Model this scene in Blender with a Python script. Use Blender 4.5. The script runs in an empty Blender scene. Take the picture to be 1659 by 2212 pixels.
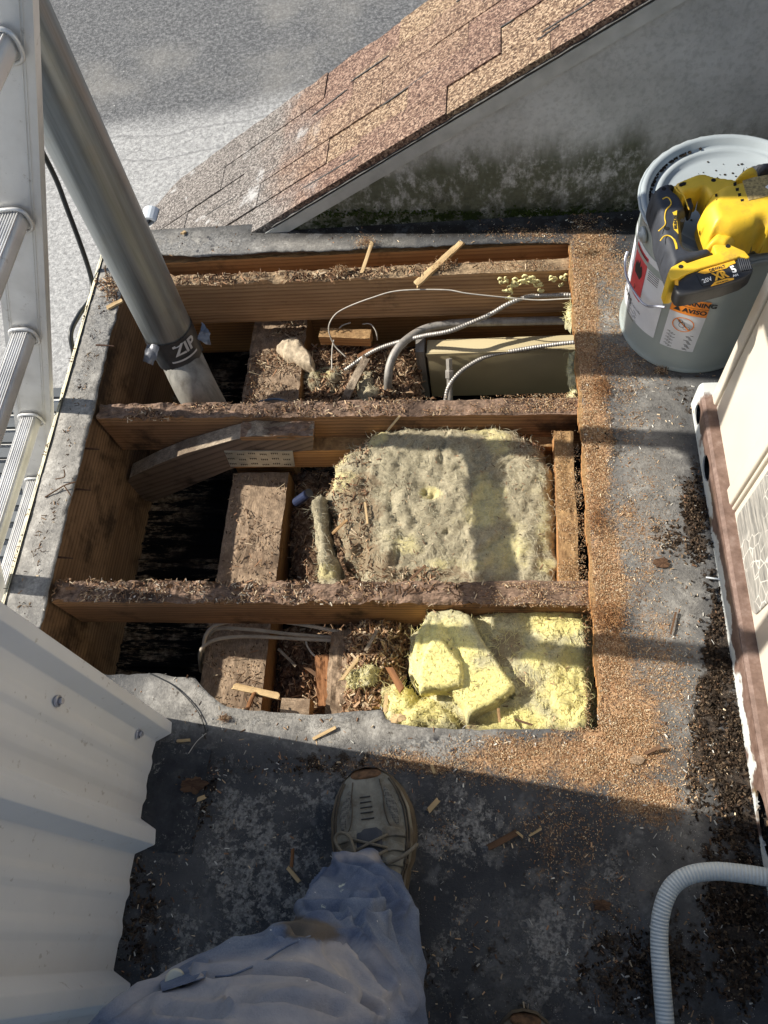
import bpy, bmesh, math, random
import numpy as np
from mathutils import Vector, Matrix, noise
R = random.Random(7)
RNG = np.random.default_rng(7)
sc = bpy.context.scene
COL = sc.collection

# ------------------------------------------------------------------ camera
F = 1640.0; CX, CY = 829.5, 1106.0; H = 1.38
_n = np.array([1062-CX, 1900-CY, F]); _Z = -_n/np.linalg.norm(_n)
_a = 1043-CX; _b = (_n[0]*_a+F*F)/_n[1]
_Y = np.array([_a, -_b, F]); _Y /= np.linalg.norm(_Y)
_X = np.cross(_Y, _Z)
# _X,_Y,_Z : world axes seen in camera coords (x right, y down, z forward)
cam = bpy.data.cameras.new('camera'); camo = bpy.data.objects.new('camera', cam); COL.objects.link(camo)
rx = Vector((_X[0], _Y[0], _Z[0])); ry = -Vector((_X[1], _Y[1], _Z[1])); rz = -Vector((_X[2], _Y[2], _Z[2]))
Mx = Matrix((rx, ry, rz)).transposed().to_4x4(); Mx.translation = (0, 0, H); camo.matrix_world = Mx
cam.sensor_fit = 'VERTICAL'; cam.sensor_height = 36; cam.lens = F/2212*36; cam.clip_start = .02; cam.clip_end = 500
sc.camera = camo
O3 = np.array([0, 0, H])

# ------------------------------------------------------------------ light
SUN = Vector((-1.36, .245, 1.0)).normalized()
w = bpy.data.worlds.new('World'); sc.world = w; w.use_nodes = True
nt = w.node_tree; bg = nt.nodes['Background']
sky = nt.nodes.new('ShaderNodeTexSky'); sky.sky_type = 'NISHITA'; sky.sun_disc = False
sky.sun_elevation = math.asin(SUN.z); sky.sun_rotation = math.atan2(SUN.x, SUN.y)
nt.links.new(sky.outputs[0], bg.inputs[0]); bg.inputs[1].default_value = .088
sl = bpy.data.lights.new('sun', 'SUN'); sl.energy = 5.0; sl.angle = math.radians(.5); sl.color = (1, .94, .84)
so = bpy.data.objects.new('sun', sl); COL.objects.link(so); so.rotation_euler = SUN.to_track_quat('Z', 'Y').to_euler()
sc.view_settings.view_transform = 'Standard'; sc.view_settings.look = 'None'
sc.view_settings.gamma = 1; sc.view_settings.exposure = 0.66

# ------------------------------------------------------------------ geometry helpers
def ray(x, y):
    r = np.array([x-CX, y-CY, F]); return np.array([r@_X, r@_Y, r@_Z])
def P(x, y, z=.02):
    d = ray(x, y); return Vector(d*((z-H)/d[2])+O3)
def PA(x, y, ax, v):
    d = ray(x, y); return Vector(d*((v-O3[ax])/d[ax])+O3)
def PD(x, y, dep): return Vector(ray(x, y)/F*dep+O3)
def PROJ(V):
    V = np.asarray(V)-O3
    r = V[:, 0:1]*_X+V[:, 1:2]*_Y+V[:, 2:3]*_Z
    return r[:, 0]/r[:, 2]*F+CX, r[:, 1]/r[:, 2]*F+CY
def fbm(p, s=1., o=4, off=0.):
    return noise.fractal(Vector((p[0]*s+off, p[1]*s+off*.7, p[2]*s-off)), 1., 2., o)
def tag(o, label=None, cat=None, group=None, kind=None):
    for k, v in (('label', label), ('category', cat), ('group', group), ('kind', kind)):
        if v: o[k] = v
    return o
def empty(name, loc, label, cat, group=None):
    o = bpy.data.objects.new(name, None); COL.objects.link(o); o.location = loc; o.empty_display_size = .05
    return tag(o, label, cat, group)
def obj(name, V, Fc, mat, parent=None, smooth=False, mats=None, midx=None, attrs=None, frame=None):
    """V in world coordinates; frame = Matrix for the object's own axes"""
    me = bpy.data.meshes.new(name)
    V = [tuple(v) for v in V]
    me.from_pydata(V, [], [tuple(f) for f in Fc]); me.update()
    o = bpy.data.objects.new(name, me); COL.objects.link(o)
    for m in (mats or [mat]): me.materials.append(m)
    if midx is not None: me.polygons.foreach_set('material_index', midx)
    if smooth: me.polygons.foreach_set('use_smooth', [True]*len(me.polygons))
    if attrs:
        for k, arr in attrs.items():
            arr = np.asarray(arr, dtype=float)
            if arr.ndim == 1:
                a = me.attributes.new(k, 'FLOAT', 'POINT'); a.data.foreach_set('value', arr)
            else:
                a = me.attributes.new(k, 'FLOAT_COLOR', 'POINT'); a.data.foreach_set('color', np.c_[arr, np.ones(len(arr))].ravel())
    if frame is None and parent is not None: frame = Matrix.Translation(parent.location)
    if frame is None and V:
        c = np.mean(np.array(V), axis=0); frame = Matrix.Translation((c[0], c[1], min(v[2] for v in V)))
    me.transform(frame.inverted())
    if parent is not None:
        o.parent = parent; bpy.context.view_layer.update() if False else None
        o.matrix_parent_inverse = Matrix.Identity(4)
        o.matrix_local = parent_inv(parent) @ frame
    else: o.matrix_world = frame
    return o
def wmat(o):
    m = Matrix.LocRotScale(o.location, o.rotation_euler if o.rotation_mode != 'QUATERNION' else o.rotation_quaternion, o.scale)
    return (wmat(o.parent) @ m) if o.parent else m
def parent_inv(p): return wmat(p).inverted()

class MB:
    def __init__(s): s.V = []; s.F = []; s.M = []
    def add(s, V, Fc, m=0):
        k = len(s.V); s.V += [tuple(v) for v in V]; s.F += [tuple(i+k for i in f) for f in Fc]; s.M += [m]*len(Fc); return s
    def box(s, c, d, rot=None, m=0):
        c = Vector(c); d = Vector(d)/2
        vs = [Vector((x*d.x, y*d.y, z*d.z)) for x in (-1, 1) for y in (-1, 1) for z in (-1, 1)]
        if rot: vs = [rot @ v for v in vs]
        return s.add([v+c for v in vs], [(0, 1, 3, 2), (4, 6, 7, 5), (0, 4, 5, 1), (2, 3, 7, 6), (0, 2, 6, 4), (1, 5, 7, 3)], m)
    def box2(s, a, b, m=0):
        a = Vector(a); b = Vector(b); return s.box((a+b)/2, (abs(b.x-a.x), abs(b.y-a.y), abs(b.z-a.z)), m=m)
    def tube(s, pts, r, n=10, m=0, cap=True, sx=1., up=None):
        pts = [Vector(p) for p in pts]; k = len(pts)
        rr = r if isinstance(r, (list, tuple)) else [r]*k
        V = []; prev = None
        for i, p in enumerate(pts):
            t = (pts[min(i+1, k-1)]-pts[max(i-1, 0)]).normalized()
            if prev is None:
                a = Vector(up) if up else (Vector((0, 0, 1)) if abs(t.z) < .9 else Vector((1, 0, 0)))
                u = (a-t*a.dot(t)).normalized()
            else: u = (prev-t*prev.dot(t)).normalized()
            prev = u; v = t.cross(u)
            for j in range(n):
                a = 2*math.pi*j/n; V.append(p+(u*math.cos(a)+v*math.sin(a)*sx)*rr[i])
        Fc = [(i*n+j, i*n+(j+1) % n, (i+1)*n+(j+1) % n, (i+1)*n+j) for i in range(k-1) for j in range(n)]
        if cap: Fc += [tuple(range(n))[::-1], tuple((k-1)*n+j for j in range(n))]
        return s.add(V, Fc, m)
    def lathe(s, c, prof, n=48, m=0, ax=None):
        c = Vector(c); V = []
        q = (ax or Vector((0, 0, 1))).to_track_quat('Z', 'Y')
        for r, z in prof:
            for j in range(n):
                a = 2*math.pi*j/n; V.append(c+q @ Vector((r*math.cos(a), r*math.sin(a), z)))
        Fc = [(i*n+j, i*n+(j+1) % n, (i+1)*n+(j+1) % n, (i+1)*n+j) for i in range(len(prof)-1) for j in range(n)]
        return s.add(V, Fc, m)
    def prism(s, poly, h, m=0):
        """poly: list of 3D points, extruded by vector h"""
        poly = [Vector(p) for p in poly]; h = Vector(h); n = len(poly)
        return s.add(poly+[p+h for p in poly], [tuple(range(n))[::-1], tuple(range(n, 2*n))]+[(i, (i+1) % n, n+(i+1) % n, n+i) for i in range(n)], m)
    def build(s, name, mat, parent=None, smooth=False, mats=None, **k):
        return obj(name, s.V, s.F, mat, parent, smooth, mats, s.M if mats else None, **k)
def recalc(o):
    bm = bmesh.new(); bm.from_mesh(o.data); bmesh.ops.recalc_face_normals(bm, faces=bm.faces); bm.to_mesh(o.data); bm.free(); return o
def bevel(o, w=.003, seg=2, ang=30):
    b = o.modifiers.new('bevel', 'BEVEL'); b.width = w; b.segments = seg; b.limit_method = 'ANGLE'; b.angle_limit = math.radians(ang)
    for p in o.data.polygons: p.use_smooth = True
    return o
def cat(pts, n=8):
    """Catmull-Rom through points"""
    pts = [Vector(p) for p in pts]; out = []
    q = [pts[0]*2-pts[1]]+pts+[pts[-1]*2-pts[-2]]
    for i in range(1, len(q)-2):
        a, b, c, d = q[i-1:i+3]
        for k in range(n):
            t = k/n; out.append(.5*((2*b)+(c-a)*t+(2*a-5*b+4*c-d)*t*t+(3*b-a-3*c+d)*t**3))
    out.append(pts[-1]); return out

def inpoly(X, Y, poly):
    X = np.asarray(X); Y = np.asarray(Y); ins = np.zeros(X.shape, bool); n = len(poly)
    for i in range(n):
        x1, y1 = poly[i][:2]; x2, y2 = poly[(i+1) % n][:2]
        if y1 == y2: continue
        c = ((y1 > Y) != (y2 > Y)) & (X < (x2-x1)*(Y-y1)/(y2-y1)+x1); ins ^= c
    return ins
def nearpoly(X, Y, poly):
    best = np.full(X.shape, 1e9); bx = X.copy(); by = Y.copy(); n = len(poly)
    for i in range(n):
        x1, y1 = poly[i][:2]; x2, y2 = poly[(i+1) % n][:2]
        dx, dy = x2-x1, y2-y1; L = dx*dx+dy*dy+1e-12
        t = np.clip(((X-x1)*dx+(Y-y1)*dy)/L, 0, 1); qx = x1+t*dx; qy = y1+t*dy
        d = np.hypot(X-qx, Y-qy); k = d < best; best[k] = d[k]; bx[k] = qx[k]; by[k] = qy[k]
    return best, bx, by
def roughen(poly, step, amp, s=40, seed=0.):
    out = []; n = len(poly)
    for i in range(n):
        a = Vector(poly[i][:2]); b = Vector(poly[(i+1) % n][:2]); k = max(1, int((b-a).length/step))
        for j in range(k):
            p = a.lerp(b, j/k); out.append((p.x+amp*fbm((p.x, p.y, seed), s, 4), p.y+amp*fbm((p.x, p.y, seed+9), s, 4)))
    return out
def gridsheet(xs, ys, keep_poly, inside, cell, zfun, skirt):
    """grid, faces kept inside (or outside) the polygon, edge verts snapped on to it; returns verts, faces, top count"""
    gx, gy = np.meshgrid(xs, ys, indexing='ij'); X = gx.ravel().copy(); Y = gy.ravel().copy()
    d, bx, by = nearpoly(X, Y, keep_poly); k = d < cell*.62; X[k] = bx[k]; Y[k] = by[k]
    nx, ny = len(xs), len(ys)
    I = (np.arange(nx-1)[:, None]*ny+np.arange(ny-1)[None, :]).ravel()
    Fq = np.c_[I, I+ny, I+ny+1, I+1]
    cx = X[Fq].mean(1); cy = Y[Fq].mean(1); ins = inpoly(cx, cy, keep_poly)
    Fq = Fq[ins if inside else ~ins]
    used = np.unique(Fq); re = -np.ones(nx*ny, int); re[used] = np.arange(len(used)); Fq = re[Fq]
    X = X[used]; Y = Y[used]; d = np.where(k[used], 0, d[used])
    Z = zfun(X, Y, d); V = np.c_[X, Y, Z]
    edges = {}
    for f in Fq:
        for a, b in ((f[0], f[1]), (f[1], f[2]), (f[2], f[3]), (f[3], f[0])):
            if (b, a) in edges: del edges[(b, a)]
            else: edges[(a, b)] = 1
    n = len(V); bv = sorted({v for e in edges for v in e}); m = {v: n+i for i, v in enumerate(bv)}
    V2 = V[bv].copy(); V2[:, 2] -= skirt
    faces = [tuple(int(i) for i in f) for f in Fq]+[(int(b), int(a), m[a], m[b]) for a, b in edges]
    return np.vstack([V, V2]), faces, n, d
def blobs(V, lst):
    """sum of soft blobs; lst of (x, y, rx, ry, amp[, angle])"""
    px, py = PROJ(V); out = np.zeros(len(px))
    for b in lst:
        x, y, rx_, ry_, a = b[:5]; an = math.radians(b[5]) if len(b) > 5 else 0
        dx = px-x; dy = py-y; u = (dx*math.cos(an)+dy*math.sin(an))/rx_; v = (-dx*math.sin(an)+dy*math.cos(an))/ry_
        out = np.maximum(out, a*np.exp(-(u*u+v*v)))
    return out

# ------------------------------------------------------------------ material helpers
class MT:
    def __init__(s, name):
        s.m = bpy.data.materials.new(name); s.m.use_nodes = True; s.t = s.m.node_tree; s.b = s.t.nodes['Principled BSDF']
    def n(s, ty, **k):
        nd = s.t.nodes.new(ty)
        for a, v in k.items(): setattr(nd, a, v)
        return nd
    def set(s, sock, v):
        if hasattr(v, 'node'): s.t.links.new(v, sock)
        elif isinstance(v, (tuple, list)) and len(v) == 3 and sock.type == 'RGBA': sock.default_value = (*v, 1)
        else: sock.default_value = v
    def pos(s): return s.n('ShaderNodeNewGeometry').outputs['Position']
    def oc(s, sc_=(1, 1, 1), loc=(0, 0, 0), rot=(0, 0, 0), src=None):
        mp = s.n('ShaderNodeMapping'); mp.inputs['Scale'].default_value = sc_; mp.inputs['Location'].default_value = loc; mp.inputs['Rotation'].default_value = rot
        s.t.links.new(src or s.n('ShaderNodeTexCoord').outputs['Object'], mp.inputs[0]); return mp.outputs[0]
    def noise(s, scale, det=4, rough=.55, vec=None, dist=0., out=0):
        nd = s.n('ShaderNodeTexNoise'); nd.inputs['Scale'].default_value = scale; nd.inputs['Detail'].default_value = det
        nd.inputs['Roughness'].default_value = rough; nd.inputs['Distortion'].default_value = dist
        s.t.links.new(vec or s.pos(), nd.inputs['Vector']); return nd.outputs[out]
    def vor(s, scale, vec=None, feature='F1', out='Distance', rnd=1):
        nd = s.n('ShaderNodeTexVoronoi', feature=feature); nd.inputs['Scale'].default_value = scale; nd.inputs['Randomness'].default_value = rnd
        s.t.links.new(vec or s.pos(), nd.inputs['Vector']); return nd.outputs[out]
    def wave(s, scale, vec, dist=2, det=3, dsc=1., dirn='Y', kind='BANDS', prof='SIN'):
        nd = s.n('ShaderNodeTexWave', wave_type=kind, wave_profile=prof)
        if kind == 'BANDS': nd.bands_direction = dirn
        else: nd.rings_direction = dirn
        nd.inputs['Scale'].default_value = scale; nd.inputs['Distortion'].default_value = dist; nd.inputs['Detail'].default_value = det; nd.inputs['Detail Scale'].default_value = dsc
        s.t.links.new(vec, nd.inputs['Vector']); return nd.outputs['Fac']
    def ramp(s, fac, stops, interp='LINEAR'):
        nd = s.n('ShaderNodeValToRGB'); cr = nd.color_ramp; cr.interpolation = interp
        while len(cr.elements) < len(stops): cr.elements.new(.5)
        for e, (p, c) in zip(cr.elements, stops):
            e.position = p; e.color = (*c, 1) if isinstance(c, tuple) else (c, c, c, 1)
        s.set(nd.inputs[0], fac); return nd.outputs[0]
    def mix(s, fac, a, b, blend='MIX'):
        nd = s.n('ShaderNodeMix', data_type='RGBA', blend_type=blend)
        s.set(nd.inputs[0], fac); s.set(nd.inputs[6], a); s.set(nd.inputs[7], b); return nd.outputs[2]
    def math(s, op, a, b=0., c=None, clamp=False):
        nd = s.n('ShaderNodeMath', operation=op, use_clamp=clamp); s.set(nd.inputs[0], a); s.set(nd.inputs[1], b)
        if c is not None: s.set(nd.inputs[2], c)
        return nd.outputs[0]
    def sstep(s, v, a, b, lo=0., hi=1.):
        nd = s.n('ShaderNodeMapRange', interpolation_type='SMOOTHSTEP'); s.set(nd.inputs[0], v)
        for i, q in enumerate((a, b, lo, hi)): nd.inputs[i+1].default_value = q
        return nd.outputs[0]
    def attr(s, name, out='Fac'):
        nd = s.n('ShaderNodeAttribute'); nd.attribute_name = name; return nd.outputs[out]
    def sep(s, v):
        nd = s.n('ShaderNodeSeparateXYZ'); s.t.links.new(v, nd.inputs[0]); return nd.outputs
    def nz(s): return s.sep(s.n('ShaderNodeNewGeometry').outputs['Normal'])[2]
    def bump(s, h, st=.5, d=.002, nrm=None):
        nd = s.n('ShaderNodeBump'); nd.inputs['Strength'].default_value = st; nd.inputs['Distance'].default_value = d
        s.t.links.new(h, nd.inputs['Height'])
        if nrm: s.t.links.new(nrm, nd.inputs['Normal'])
        return nd.outputs[0]
    def out(s, col, rough=.8, metal=0., nrm=None, spec=None, **k):
        s.set(s.b.inputs['Base Color'], col); s.set(s.b.inputs['Roughness'], rough); s.set(s.b.inputs['Metallic'], metal)
        if nrm: s.t.links.new(nrm, s.b.inputs['Normal'])
        if spec is not None: s.set(s.b.inputs['Specular IOR Level'], spec)
        for a, v in k.items(): s.set(s.b.inputs[a], v)
        return s.m
def plain(name, c, rough=.6, metal=0., var=.15, sc_=30, bump=.1, dirt=None, dcol=(.05, .04, .03), spec=None):
    m = MT(name); n1 = m.noise(sc_, 5)
    col = m.mix(m.ramp(n1, [(.3, 0.), (.7, 1.)]), tuple(x*(1-var) for x in c), tuple(min(1, x*(1+var)) for x in c))
    if dirt: col = m.mix(m.math('MULTIPLY', m.sstep(m.noise(sc_*.6, 6, .7), 1-dirt-.08, 1-dirt+.12), .8), col, dcol)
    return m.out(col, rough, metal, m.bump(m.noise(sc_*8, 3), bump, .001), spec=spec)

def wood(name, light, dark, top=None, topdark=None, stain=.4, stcol=(.015, .010, .007), rough=.85, knots=True, topmix=1., gs=1.):
    """grain runs along the object's X; 'top' is the weathered upper face"""
    m = MT(name)
    v = m.oc((1.2*gs, 14*gs, 14*gs)); fine = m.noise(9, 6, .65, m.oc((3, 110, 110)))
    warp = m.noise(2.2, 2, .5, m.oc((1.6, 7, 7)), 0.)
    rings = m.wave(1.6, m.oc((.8*gs, 13*gs, 17*gs), loc=(.3, .11, .2)), 7.5, 2, .55, 'Z', prof='SAW')
    g = m.math('ADD', m.math('MULTIPLY', rings, .55), m.math('MULTIPLY', fine, .6))
    col = m.ramp(g, [(.15, tuple(x*.5+y*.5 for x, y in zip(light, dark))), (.5, light), (.72, tuple(x*.75 for x in light)), (.9, dark)])
    col = m.mix(m.sstep(m.noise(1.1, 3, .6, v), .42, .68), col, m.mix(.5, col, dark))
    big = m.noise(6, 6, .65); col = m.mix(m.math('MULTIPLY', m.sstep(big, .62-stain*.3, .78-stain*.25), .85), col, stcol)
    if knots:
        kn = m.vor(1., m.oc((3.1, 9, 9), loc=(.37, .2, .6))); col = m.mix(m.math('MULTIPLY', m.sstep(kn, .16, .07), .8), col, (.05, .02, .01))
    hb = m.math('ADD', m.math('MULTIPLY', rings, .4), fine)
    if top:
        td = topdark or tuple(x*.25 for x in top)
        f2 = m.noise(7, 8, .75, m.oc((14, 80, 80))); f3 = m.noise(60, 5, .7)
        tc = m.ramp(m.math('ADD', m.math('MULTIPLY', f2, .6), m.math('MULTIPLY', f3, .4)), [(.34, td), (.48, tuple(x*.6 for x in top)), (.58, top), (.72, tuple(min(1, x*1.5) for x in top))])
        tc = m.mix(m.sstep(m.noise(9, 5, .6), .50, .62), tc, m.mix(.6, tc, td))
        fac = m.math('MULTIPLY', m.sstep(m.nz(), .35, .75), topmix)
        col = m.mix(fac, col, tc); hb = m.math('ADD', hb, m.math('MULTIPLY', f3, m.math('MULTIPLY', fac, 3.)))
    return m.out(col, rough, 0, m.bump(hb, .7, .0016), spec=.25)

M = {}
ORG = (.42, .20, .075); DKO = (.10, .038, .014)
M['joist_a'] = wood('joist_wood_fresh', (.56, .34, .175), (.22, .11, .05), top=(.46, .33, .20), topdark=(.05, .03, .02), stain=.12)
M['joist_b'] = wood('joist_wood_rotten', (.38, .205, .095), (.12, .055, .026), top=(.30, .20, .14), topdark=(.028, .016, .012), stain=.4)
M['board'] = wood('edge_board_wood', (.33, .20, .105), (.09, .048, .024), stain=.55, knots=False)
M['beam'] = wood('dusty_beam_wood', (.38, .21, .085), (.15, .07, .03), top=(.40, .29, .195), topdark=(.15, .10, .065), stain=.1)
M['orange'] = wood('orange_wood', (.54, .28, .11), (.26, .12, .045), stain=.1, top=(.45, .28, .13), topdark=(.2, .11, .05))
M['grey_wood'] = wood('grey_brace_wood', (.24, .17, .12), (.07, .045, .03), stain=.35, top=(.42, .34, .25), topdark=(.09, .06, .04), gs=.7)
M['lath'] = wood('pale_wood', (.62, .45, .24), (.33, .20, .09), stain=0., knots=False)
M['dark_wood'] = wood('dark_splinter_wood', (.16, .09, .05), (.04, .02, .012), stain=.3, knots=False)
M['rot'] = wood('rotten_wood', (.30, .14, .06), (.05, .02, .01), stain=.3, knots=False, gs=2.2)

def mk_chip():
    m = MT('chip'); c = m.attr('Col', 'Color')
    col = m.mix(m.noise(300, 3), m.mix(.35, c, (0, 0, 0)), c); return m.out(col, .9, 0, spec=.1)
M['chip'] = mk_chip()

def mk_deck():
    m = MT('weathered_membrane')
    dust, lich, grime, silver_sunlit, tar = [m.attr(a) for a in ('dust', 'lichen', 'grime', 'silver_sunlit', 'tar')]
    big = m.noise(5, 5, .6); mid = m.noise(28, 6, .65); fin = m.noise(190, 4, .65); vf = m.noise(520, 2, .6)
    base = m.ramp(big, [(.35, (.030, .032, .036)), (.5, (.055, .057, .061)), (.66, (.092, .093, .094))])
    base = m.mix(m.sstep(mid, .52, .66), base, (.13, .13, .128))
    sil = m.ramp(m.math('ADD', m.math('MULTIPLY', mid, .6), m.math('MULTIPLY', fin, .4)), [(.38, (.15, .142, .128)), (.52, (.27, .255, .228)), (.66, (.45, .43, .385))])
    base = m.mix(silver_sunlit, base, sil)
    # lichen flecks
    lth = m.math('ADD', m.math('MULTIPLY', m.noise(75, 7, .75), .62), m.math('MULTIPLY', m.noise(16, 4, .6), .38))
    lm = m.sstep(m.math('ADD', lth, m.math('MULTIPLY', lich, .16)), .565, .60)
    lcol = m.mix(m.sstep(fin, .4, .6), (.13, .128, .122), (.27, .26, .24))
    base = m.mix(m.math('MULTIPLY', lm, m.sstep(lich, .05, .5)), base, lcol)
    pits = m.vor(46, None); base = m.mix(m.math('MULTIPLY', m.sstep(pits, .30, .20), m.math('MULTIPLY', m.sstep(lich, .2, .7), m.sstep(m.noise(12, 3), .45, .6))), base, (.035, .035, .04))
    # black dirt
    gm = m.sstep(m.math('ADD', m.noise(34, 7, .72), m.math('MULTIPLY', grime, .34)), .63, .72)
    base = m.mix(gm, base, m.ramp(m.noise(240, 4, .7), [(.4, (.016, .012, .009)), (.62, (.07, .05, .035)), (.75, (.20, .16, .11))]))
    base = m.mix(m.math('MULTIPLY', tar, m.sstep(mid, .35, .5)), base, (.017, .015, .013))
    # gravel sparkle + sawdust
    sp = m.sstep(m.vor(330, None, out='Distance'), .22, .12); base = m.mix(m.math('MULTIPLY', sp, m.sstep(m.noise(60, 3), .5, .62)), base, (.42, .39, .33))
    dth = m.math('ADD', m.math('MULTIPLY', m.noise(150, 6, .8), .6), m.math('MULTIPLY', m.noise(22, 5, .65), .4))
    dm = m.math('MULTIPLY', m.sstep(m.math('ADD', dth, m.math('MULTIPLY', dust, .34)), .62, .78), .85)
    dcol = m.ramp(m.math('ADD', m.math('MULTIPLY', vf, .55), m.math('MULTIPLY', fin, .45)), [(.36, (.15, .08, .042)), (.5, (.42, .24, .12)), (.62, (.68, .46, .25))])
    base = m.mix(m.math('MULTIPLY', dm, m.sstep(dust, .03, .25)), base, dcol)
    h = m.math('ADD', m.math('MULTIPLY', fin, .7), m.math('ADD', m.math('MULTIPLY', dm, .9), m.math('MULTIPLY', m.math('ADD', lm, gm), .5)))
    h = m.math('ADD', h, m.math('MULTIPLY', vf, .5))
    return m.out(base, m.math('SUBTRACT', .8, m.math('MULTIPLY', silver_sunlit, .2)), 0, m.bump(h, .8, .0022), spec=.3)
M['deck'] = mk_deck()

def mk_patch():
    m = MT('dark_patch'); a = m.noise(30, 6, .7); b = m.noise(200, 4, .7)
    col = m.ramp(a, [(.35, (.018, .020, .024)), (.55, (.036, .038, .042)), (.7, (.07, .068, .064))])
    col = m.mix(m.sstep(m.math('ADD', m.math('MULTIPLY', b, .5), m.math('MULTIPLY', m.noise(14, 5, .7), .5)), .56, .60), col, (.17, .165, .15))
    return m.out(col, .75, 0, m.bump(b, .6, .0015), spec=.35)
M['deck_patch'] = mk_patch()
def mk_asphalt():
    m = MT('asphalt_pavement'); p = m.pos(); yy = m.sep(p)[1]
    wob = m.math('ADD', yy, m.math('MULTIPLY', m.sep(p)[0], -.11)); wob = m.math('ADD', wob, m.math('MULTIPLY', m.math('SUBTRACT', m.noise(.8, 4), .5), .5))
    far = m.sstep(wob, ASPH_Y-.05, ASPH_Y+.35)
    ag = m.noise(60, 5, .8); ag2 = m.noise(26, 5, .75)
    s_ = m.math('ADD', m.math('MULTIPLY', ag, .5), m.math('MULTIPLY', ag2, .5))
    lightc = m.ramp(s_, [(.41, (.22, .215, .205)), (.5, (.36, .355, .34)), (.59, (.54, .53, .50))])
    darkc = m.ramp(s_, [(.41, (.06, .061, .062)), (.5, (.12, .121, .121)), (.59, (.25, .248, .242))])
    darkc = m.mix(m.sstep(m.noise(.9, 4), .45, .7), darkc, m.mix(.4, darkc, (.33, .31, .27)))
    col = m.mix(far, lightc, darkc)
    cr = m.vor(1.5, m.oc((1, 1, 1), src=None), 'DISTANCE_TO_EDGE')
    mp = m.n('ShaderNodeMapping'); m.t.links.new(p, mp.inputs[0])
    wv = m.n('ShaderNodeVectorMath', operation='ADD'); m.t.links.new(mp.outputs[0], wv.inputs[0])
    nn = m.n('ShaderNodeTexNoise'); nn.inputs['Scale'].default_value = 3; m.t.links.new(p, nn.inputs[0])
    sc2 = m.n('ShaderNodeVectorMath', operation='SCALE'); m.t.links.new(nn.outputs['Color'], sc2.inputs[0]); sc2.inputs['Scale'].default_value = .5; m.t.links.new(sc2.outputs[0], wv.inputs[1])
    c1 = m.vor(1.9, wv.outputs[0], 'DISTANCE_TO_EDGE'); c2 = m.vor(3.6, wv.outputs[0], 'DISTANCE_TO_EDGE')
    band = m.math('MULTIPLY', m.sstep(wob, ASPH_Y-.42, ASPH_Y-.30), m.sstep(wob, ASPH_Y+.2, ASPH_Y+.06))
    crk = m.math('MAXIMUM', m.math('MULTIPLY', m.sstep(c1, .010, .002), .25), m.math('MULTIPLY', m.math('MULTIPLY', m.sstep(c2, .016, .005), .6), m.math('MULTIPLY', band, m.sstep(m.noise(2.3, 3), .5, .55))))
    crk = m.math('MAXIMUM', crk, m.math('MULTIPLY', m.math('MULTIPLY', m.sstep(c2, .03, .006), m.sstep(m.noise(1.5, 3), .5, .6)), m.math('MULTIPLY', far, .6)))
    lines = m.math('MAXIMUM', m.sstep(m.math('ABSOLUTE', m.math('SUBTRACT', wob, ASPH_Y-.33)), .02, .006), m.sstep(m.math('ABSOLUTE', m.math('SUBTRACT', wob, ASPH_Y-.03)), .02, .006))
    crk = m.math('MAXIMUM', crk, m.math('MULTIPLY', lines, .6))
    col = m.mix(m.math('MULTIPLY', crk, .6), col, (.09, .09, .09))
    wh = m.sstep(m.vor(7, None), .055, .035); col = m.mix(m.math('MULTIPLY', wh, m.sstep(m.noise(1.3, 2), .48, .6)), col, (.6, .58, .54))
    return m.out(col, .85, 0, m.bump(m.math('SUBTRACT', s_, m.math('MULTIPLY', crk, .5)), .9, .008), spec=.3)

def mk_shingle():
    m = MT('shingle_granules')
    v = m.sep(m.n('ShaderNodeTexCoord').outputs['Object'])
    tone = m.math('ADD', m.math('MULTIPLY', m.attr('tone'), .8), m.math('MULTIPLY', m.noise(7, 4), .2))
    gr = m.noise(330, 3, .8, None); g2 = m.vor(260, None, out='Color')
    gs = m.math('ADD', m.math('MULTIPLY', gr, .6), m.math('MULTIPLY', m.sep(g2)[0], .4))
    tan = m.ramp(gs, [(.3, (.06, .036, .025)), (.46, (.18, .115, .072)), (.58, (.32, .225, .145)), (.72, (.52, .40, .27))])
    red = m.ramp(gs, [(.3, (.05, .028, .023)), (.46, (.135, .08, .06)), (.58, (.245, .155, .115)), (.72, (.41, .29, .215))])
    gry = m.ramp(gs, [(.3, (.05, .045, .04)), (.46, (.13, .115, .105)), (.58, (.23, .205, .185)), (.72, (.38, .35, .32))])
    col = m.mix(m.sstep(tone, .25, .75), tan, red)
    low = m.sstep(m.math('ADD', m.sep(m.pos())[0], m.math('MULTIPLY', m.noise(7, 3), .35)), -.22, -.42)
    col = m.mix(low, col, gry)
    col = m.mix(m.math('MULTIPLY', m.sstep(m.noise(11, 6, .7), .56, .66), m.math('MULTIPLY', low, .7)), col, (.5, .5, .49))
    return m.out(col, .9, 0, m.bump(gs, .9, .003), spec=.3)
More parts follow.
